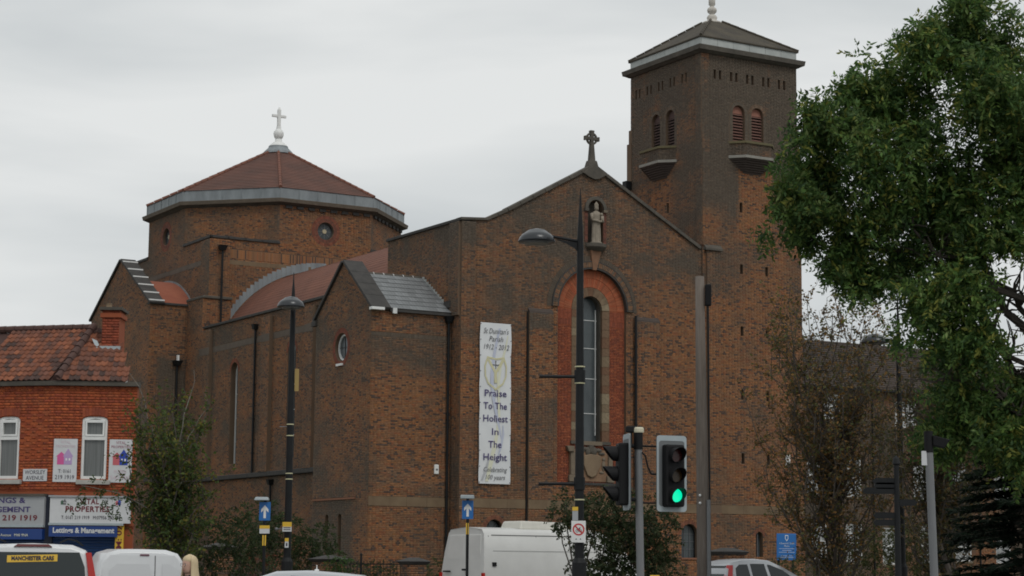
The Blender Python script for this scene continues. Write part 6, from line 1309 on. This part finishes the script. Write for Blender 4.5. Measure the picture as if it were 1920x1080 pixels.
# autumn trees: ascending twigs
def twig_tree(name, loc, label, H, spread, stems, leafcols, nleaf, lsize, barkm, group=None, zmin=1.0, bare=.0, cat='tree', up_=1.0, seedl=0, trunk_r=.07):
    o = empty(name, loc, 0, label, cat, group); mb = MB(); C = []; D = []
    branch(mb, (0, 0, 0), (random.uniform(-.1, .1), 0, zmin), trunk_r, trunk_r * .8, 0, 5, .2)
    for s in range(stems):
        a = random.uniform(0, 2 * math.pi); z0 = random.uniform(zmin * .7, H * .55); rr = spread * random.uniform(.35, 1) * (1.0 - .35 * z0 / H)
        tip = Vector((math.cos(a) * rr, math.sin(a) * rr, min(H, z0 + random.uniform(.25, .6) * H * up_)))
        pts = branch(mb, (random.uniform(-.08, .08), 0, z0), tip, .028, .009, -.08, 6, .4)
        for v in pts[1:]:
            for _ in range(3):
                d = Vector((random.uniform(-1, 1), random.uniform(-1, 1), random.uniform(.0, 1.4) * up_)).normalized() * random.uniform(.35, .95)
                p2 = branch(mb, v, v + d, .009, .004, 0, 3, .3)
                if random.random() > bare:
                    for _ in range(nleaf):
                        t = random.random(); b_ = v + d * t; C.append(tuple(b_ + Vector((random.gauss(0, .06), random.gauss(0, .06), random.gauss(0, .06))))); D.append((random.gauss(0, 1), random.gauss(0, 1), random.gauss(-.2, .8)))
    for k in range(3): branch(mb, (0, 0, zmin * .8), (random.uniform(-.3, .3), random.uniform(-.3, .3), H * random.uniform(.8, 1)), trunk_r * .6, .01, 0, 7, .3)
    mb.build('trunk', barkm, o); leaf_mesh('crown', o, C, D, lsize, pick(leafcols, len(C)), aspect=1.7); return o
brn = [(.13, .13, .045), (.1, .11, .04), (.2, .12, .05), (.13, .09, .045), (.25, .14, .045), (.08, .065, .04), (.12, .1, .045), (.24, .14, .045)]
twig_tree('autumn_tree', (9.7, 60, .1), 'thin brown autumn tree beside the right edge of the bell tower', 9.5, 3.0, 76, brn, 14, .105, M_bark, 'brown autumn trees by the school building')
twig_tree('autumn_tree', (12.2, 57, .1), 'dark trunked brown autumn tree behind the fingerpost', 7.6, 2.3, 60, [(.08, .08, .035), (.1, .08, .035), (.06, .07, .03), (.14, .09, .035)], 15, .1, M_bark, 'brown autumn trees by the school building', trunk_r=.17)
grn = [(.07, .11, .028), (.09, .12, .03), (.12, .13, .03), (.06, .09, .025), (.16, .14, .03), (.08, .12, .03)]
o = twig_tree('birch_tree', (-8.35, 49.5, .1), 'sparse birch with yellowing leaves standing right of the shop', 5.3, 1.25, 26, grn, 20, .1, M_bark, zmin=1.2, bare=.1)
mb = MB(); b1 = branch(mb, (.1, 0, 2.6), (-1.15, -.1, 6.2), .025, .006, .1, 8, .2); b1 = branch(mb, (0, 0, 3.0), (.45, -.1, 6.3), .025, .006, .05, 8, .2); branch(mb, (0, 0, 3.0), (.75, 0, 5.3), .02, .006, .2, 8, .1); branch(mb, (0, 0, 2.4), (-2.2, -.3, 3.4), .02, .006, .1, 8, .1); mb.build('bare_twig', M_barkL, o)
C, D, I = sprays([(-1.6, -.3, 3.25, .2), (-2.1, -.3, 3.2, .14), (-1.3, -.3, 2.8, .16), (-2.4, -.3, 2.9, .1), (-1.05, -.2, 3.1, .22), (-1.8, -.3, 3.42, .12), (-.2, 0, 3.1, .55), (.3, 0, 2.9, .6), (-.5, 0, 2.8, .5), (0, 0, 2.5, .6)], 130, 6, .16)
leaf_mesh('lower_leaves', o, C, D, .075, pick([(.045, .08, .025), (.06, .1, .028), (.035, .06, .02)], len(C), I), aspect=1.8)
def bush(name, label, loc, blobs, cols, size=.08, per=150, cat='bush', group=None, nleaf=8):
    o = empty(name, loc, 0, label, cat, group); C, D, I = sprays(blobs, per, nleaf, .22, shell_=.4)
    leaf_mesh('foliage', o, C, D, size, pick(cols, len(C), I), aspect=2.0); mb = MB()
    for (x, y, z, r) in blobs: branch(mb, (x * .4, y * .4, 0), (x, y, z), .03, .01, 0, 4, .3)
    mb.build('stem', M_bark, o); return o
dk = [(.035, .055, .022), (.05, .07, .025), (.028, .042, .02), (.045, .065, .028)]
md_ = [(.05, .07, .025), (.04, .06, .022), (.065, .08, .03)]
bush('shrub', 'tall dark shrub in front of the church behind the traffic signal', (2.5, 48.5, .1), [(-1.15, 0, 3.0, .3), (-.75, 0, 2.8, .4), (-.3, 0, 2.9, .5), (.2, 0, 2.6, .7), (.7, 0, 2.7, .65), (1.0, 0, 2.3, .6), (.5, 0, 1.8, .8), (-.3, 0, 1.9, .8), (1.0, 0, 1.4, .6), (.1, 0, 1.2, .8), (-.3, 0, 1.2, .5), (-1.3, -.1, 2.65, .2)], dk + [(.08, .07, .035), (.07, .085, .04)], .095, 230)
bush('shrub', 'dense dark green shrub at the foot of the birch', (-8.0, 57, .1), [(-1.4, 0, 2.3, .7), (-.6, 0, 2.2, .8), (.3, 0, 2.3, .8), (-1.0, 0, 1.4, .8), (0, 0, 1.4, .8), (.7, 0, 1.5, .6)], dk, .09)
bush('shrub', 'mid green shrub between the gate pier and the left lamp post', (-8.3, 70, 0), [(-.4, 0, 3.2, .8), (.4, 0, 2.7, .8), (-.8, 0, 2.4, .9), (.2, 0, 1.9, .9), (1.0, 0, 2.0, .7), (1.6, 0, 2.4, .7), (1.9, 0, 1.7, .7)], md_ + dk, .1)
bush('shrub', 'red leaved low shrub beside the left one way sign', (-8.4, 67, 0), [(0, 0, 1.75, .3), (.4, 0, 1.68, .3), (-.3, 0, 1.5, .3)], [(.2, .05, .03), (.16, .06, .035), (.1, .05, .03)], .08)
bush('shrub', 'bright green bush growing over the dark brick pier', (-5.65, 67.3, 0), [(0, 0, 1.5, .45), (.35, 0, 1.35, .45), (-.25, 0, 1.75, .3), (.1, 0, 1.0, .5)], [(.05, .09, .025), (.06, .11, .03), (.04, .07, .025)], .08)
bush('hedge', 'low dark hedge behind the thin railings', (-4.4, 72, 0), [(-1, 0, 1.3, .5), (-.3, 0, 1.4, .5), (.5, 0, 1.35, .5), (1.2, 0, 1.4, .5), (2, 0, 1.45, .5)], dk + md_, .09)
bush('shrub', 'loose olive green bushes in front of the blue church board', (10.6, 66, .1), [(-1.6, 0, 1.4, .5), (-.9, 0, 1.35, .5), (-.2, 0, 1.25, .5), (.6, 0, 1.8, .6), (1.2, 0, 2.3, .6), (1.8, 0, 2.5, .7), (2.5, 0, 2.4, .7), (3.1, 0, 2.0, .7), (1.6, 0, 1.5, .7), (2.6, 0, 1.4, .8)], [(.07, .085, .03), (.09, .09, .03), (.05, .06, .025)], .09)
bush('shrub', 'dull brown green bush under the telegraph pole window', (4.3, 62, .1), [(0, 0, 1.6, .5), (.6, 0, 1.3, .5), (-.5, 0, 1.4, .5)], [(.08, .07, .035), (.06, .06, .03)], .08)
# conifer
cf = empty('conifer', (12.1, 47, .1), 0, 'very dark conifer in the lower right corner', 'tree'); C = []; D = []; cf.scale = (1.25, 1.25, 1.2)
mb = MB(); mb.cyl((0, 0, 0), (0, 0, 5.2), .12, .02, 8)
for k in range(230):
    z = random.uniform(.8, 4.9); a = random.uniform(0, 6.28); ln = (5.3 - z) * .42 * random.uniform(.7, 1.1) + .2; d = Vector((math.cos(a), math.sin(a), -.12)); mb.cyl((0, 0, z), d * ln + Vector((0, 0, z)), .015, .005, 4)
    for j in range(170):
        t = random.uniform(.15, 1); q = d * ln * t + Vector((0, 0, z)); C.append((q.x, q.y, q.z)); s_ = random.choice((-1, 1)); D.append((d.x * .7 - d.y * s_ + random.gauss(0, .3), d.y * .7 + d.x * s_ + random.gauss(0, .3), random.gauss(-.2, .3)))
mb.build('trunk', M_bark, cf); leaf_mesh('crown', cf, C, D, .17, pick([(.012, .022, .013), (.018, .03, .016), (.015, .025, .016)], len(C)), aspect=5)
g = MB()
tag(leaf_mesh('grass', None, np.stack([rng.uniform(-12, 3, 12000), rng.uniform(66.5, 82, 12000), np.zeros(12000)], 1), np.stack([rng.normal(0, .3, 12000), rng.normal(0, .3, 12000), np.ones(12000)], 1), .12, pick([(.05, .09, .03), (.06, .1, .03)], 12000), aspect=6), kind='stuff')

# ------------------------------------------------------------------ lettering: fit to width, turn into meshes
bpy.context.view_layer.update(); dg = bpy.context.evaluated_depsgraph_get(); fit = {o.name: w for o, w in TEXTS}
for o in [o for o in SC.objects if o.type == 'FONT']:
    me = bpy.data.meshes.new_from_object(o.evaluated_get(dg)); xs = [v.co.x for v in me.vertices]
    if o.name in fit and xs:
        k = fit[o.name] / (max(xs) - min(xs)); me.transform(Matrix.Diagonal((k, 1, 1, 1)))
    n = o.name; c = bpy.data.objects.new('tmp', me); c.parent = o.parent; c.matrix_basis = o.matrix_basis.copy(); bpy.data.objects.remove(o); c.name = n; COL.objects.link(c)

# ------------------------------------------------------------------ bricks: the 300 that show largest stay single, the rest join their wall
bpy.context.view_layer.update(); cpos = Vector((0, 0, 1.6)); lst = []
for o in SC.objects:
    if o.type == 'MESH' and o.data == UB:
        t = o
        while t.parent: t = t.parent
        if t is CH:
            mw = o.matrix_world; sz = mw.col[0].to_3d().length * mw.col[2].to_3d().length
            lst.append((sz / (mw.translation - cpos).length ** 2, o))
lst.sort(key=lambda q: -q[0]); groups = {}
for _, o in lst[300:]: groups.setdefault(o.parent.name, []).append(o)
for pn, os_ in groups.items():
    par = os_[0].parent; vs = []; fs = []; cs = []
    for o in os_:
        b0 = len(vs); vs += [tuple(o.matrix_basis @ v.co) for v in UB.vertices]; fs += [tuple(b0 + i for i in p.vertices) for p in UB.polygons]; cs += [tuple(o.color)] * 8
    me = bpy.data.meshes.new('brick_course'); me.from_pydata(vs, [], fs); at = me.color_attributes.new('col', 'FLOAT_COLOR', 'POINT'); at.data.foreach_set('color', np.array(cs).reshape(-1)); me.materials.append(M_brick)
    n = bpy.data.objects.new('brick_course', me); COL.objects.link(n); n.parent = par; n['kind'] = 'stuff'
for _, o in lst[300:]: bpy.data.objects.remove(o)
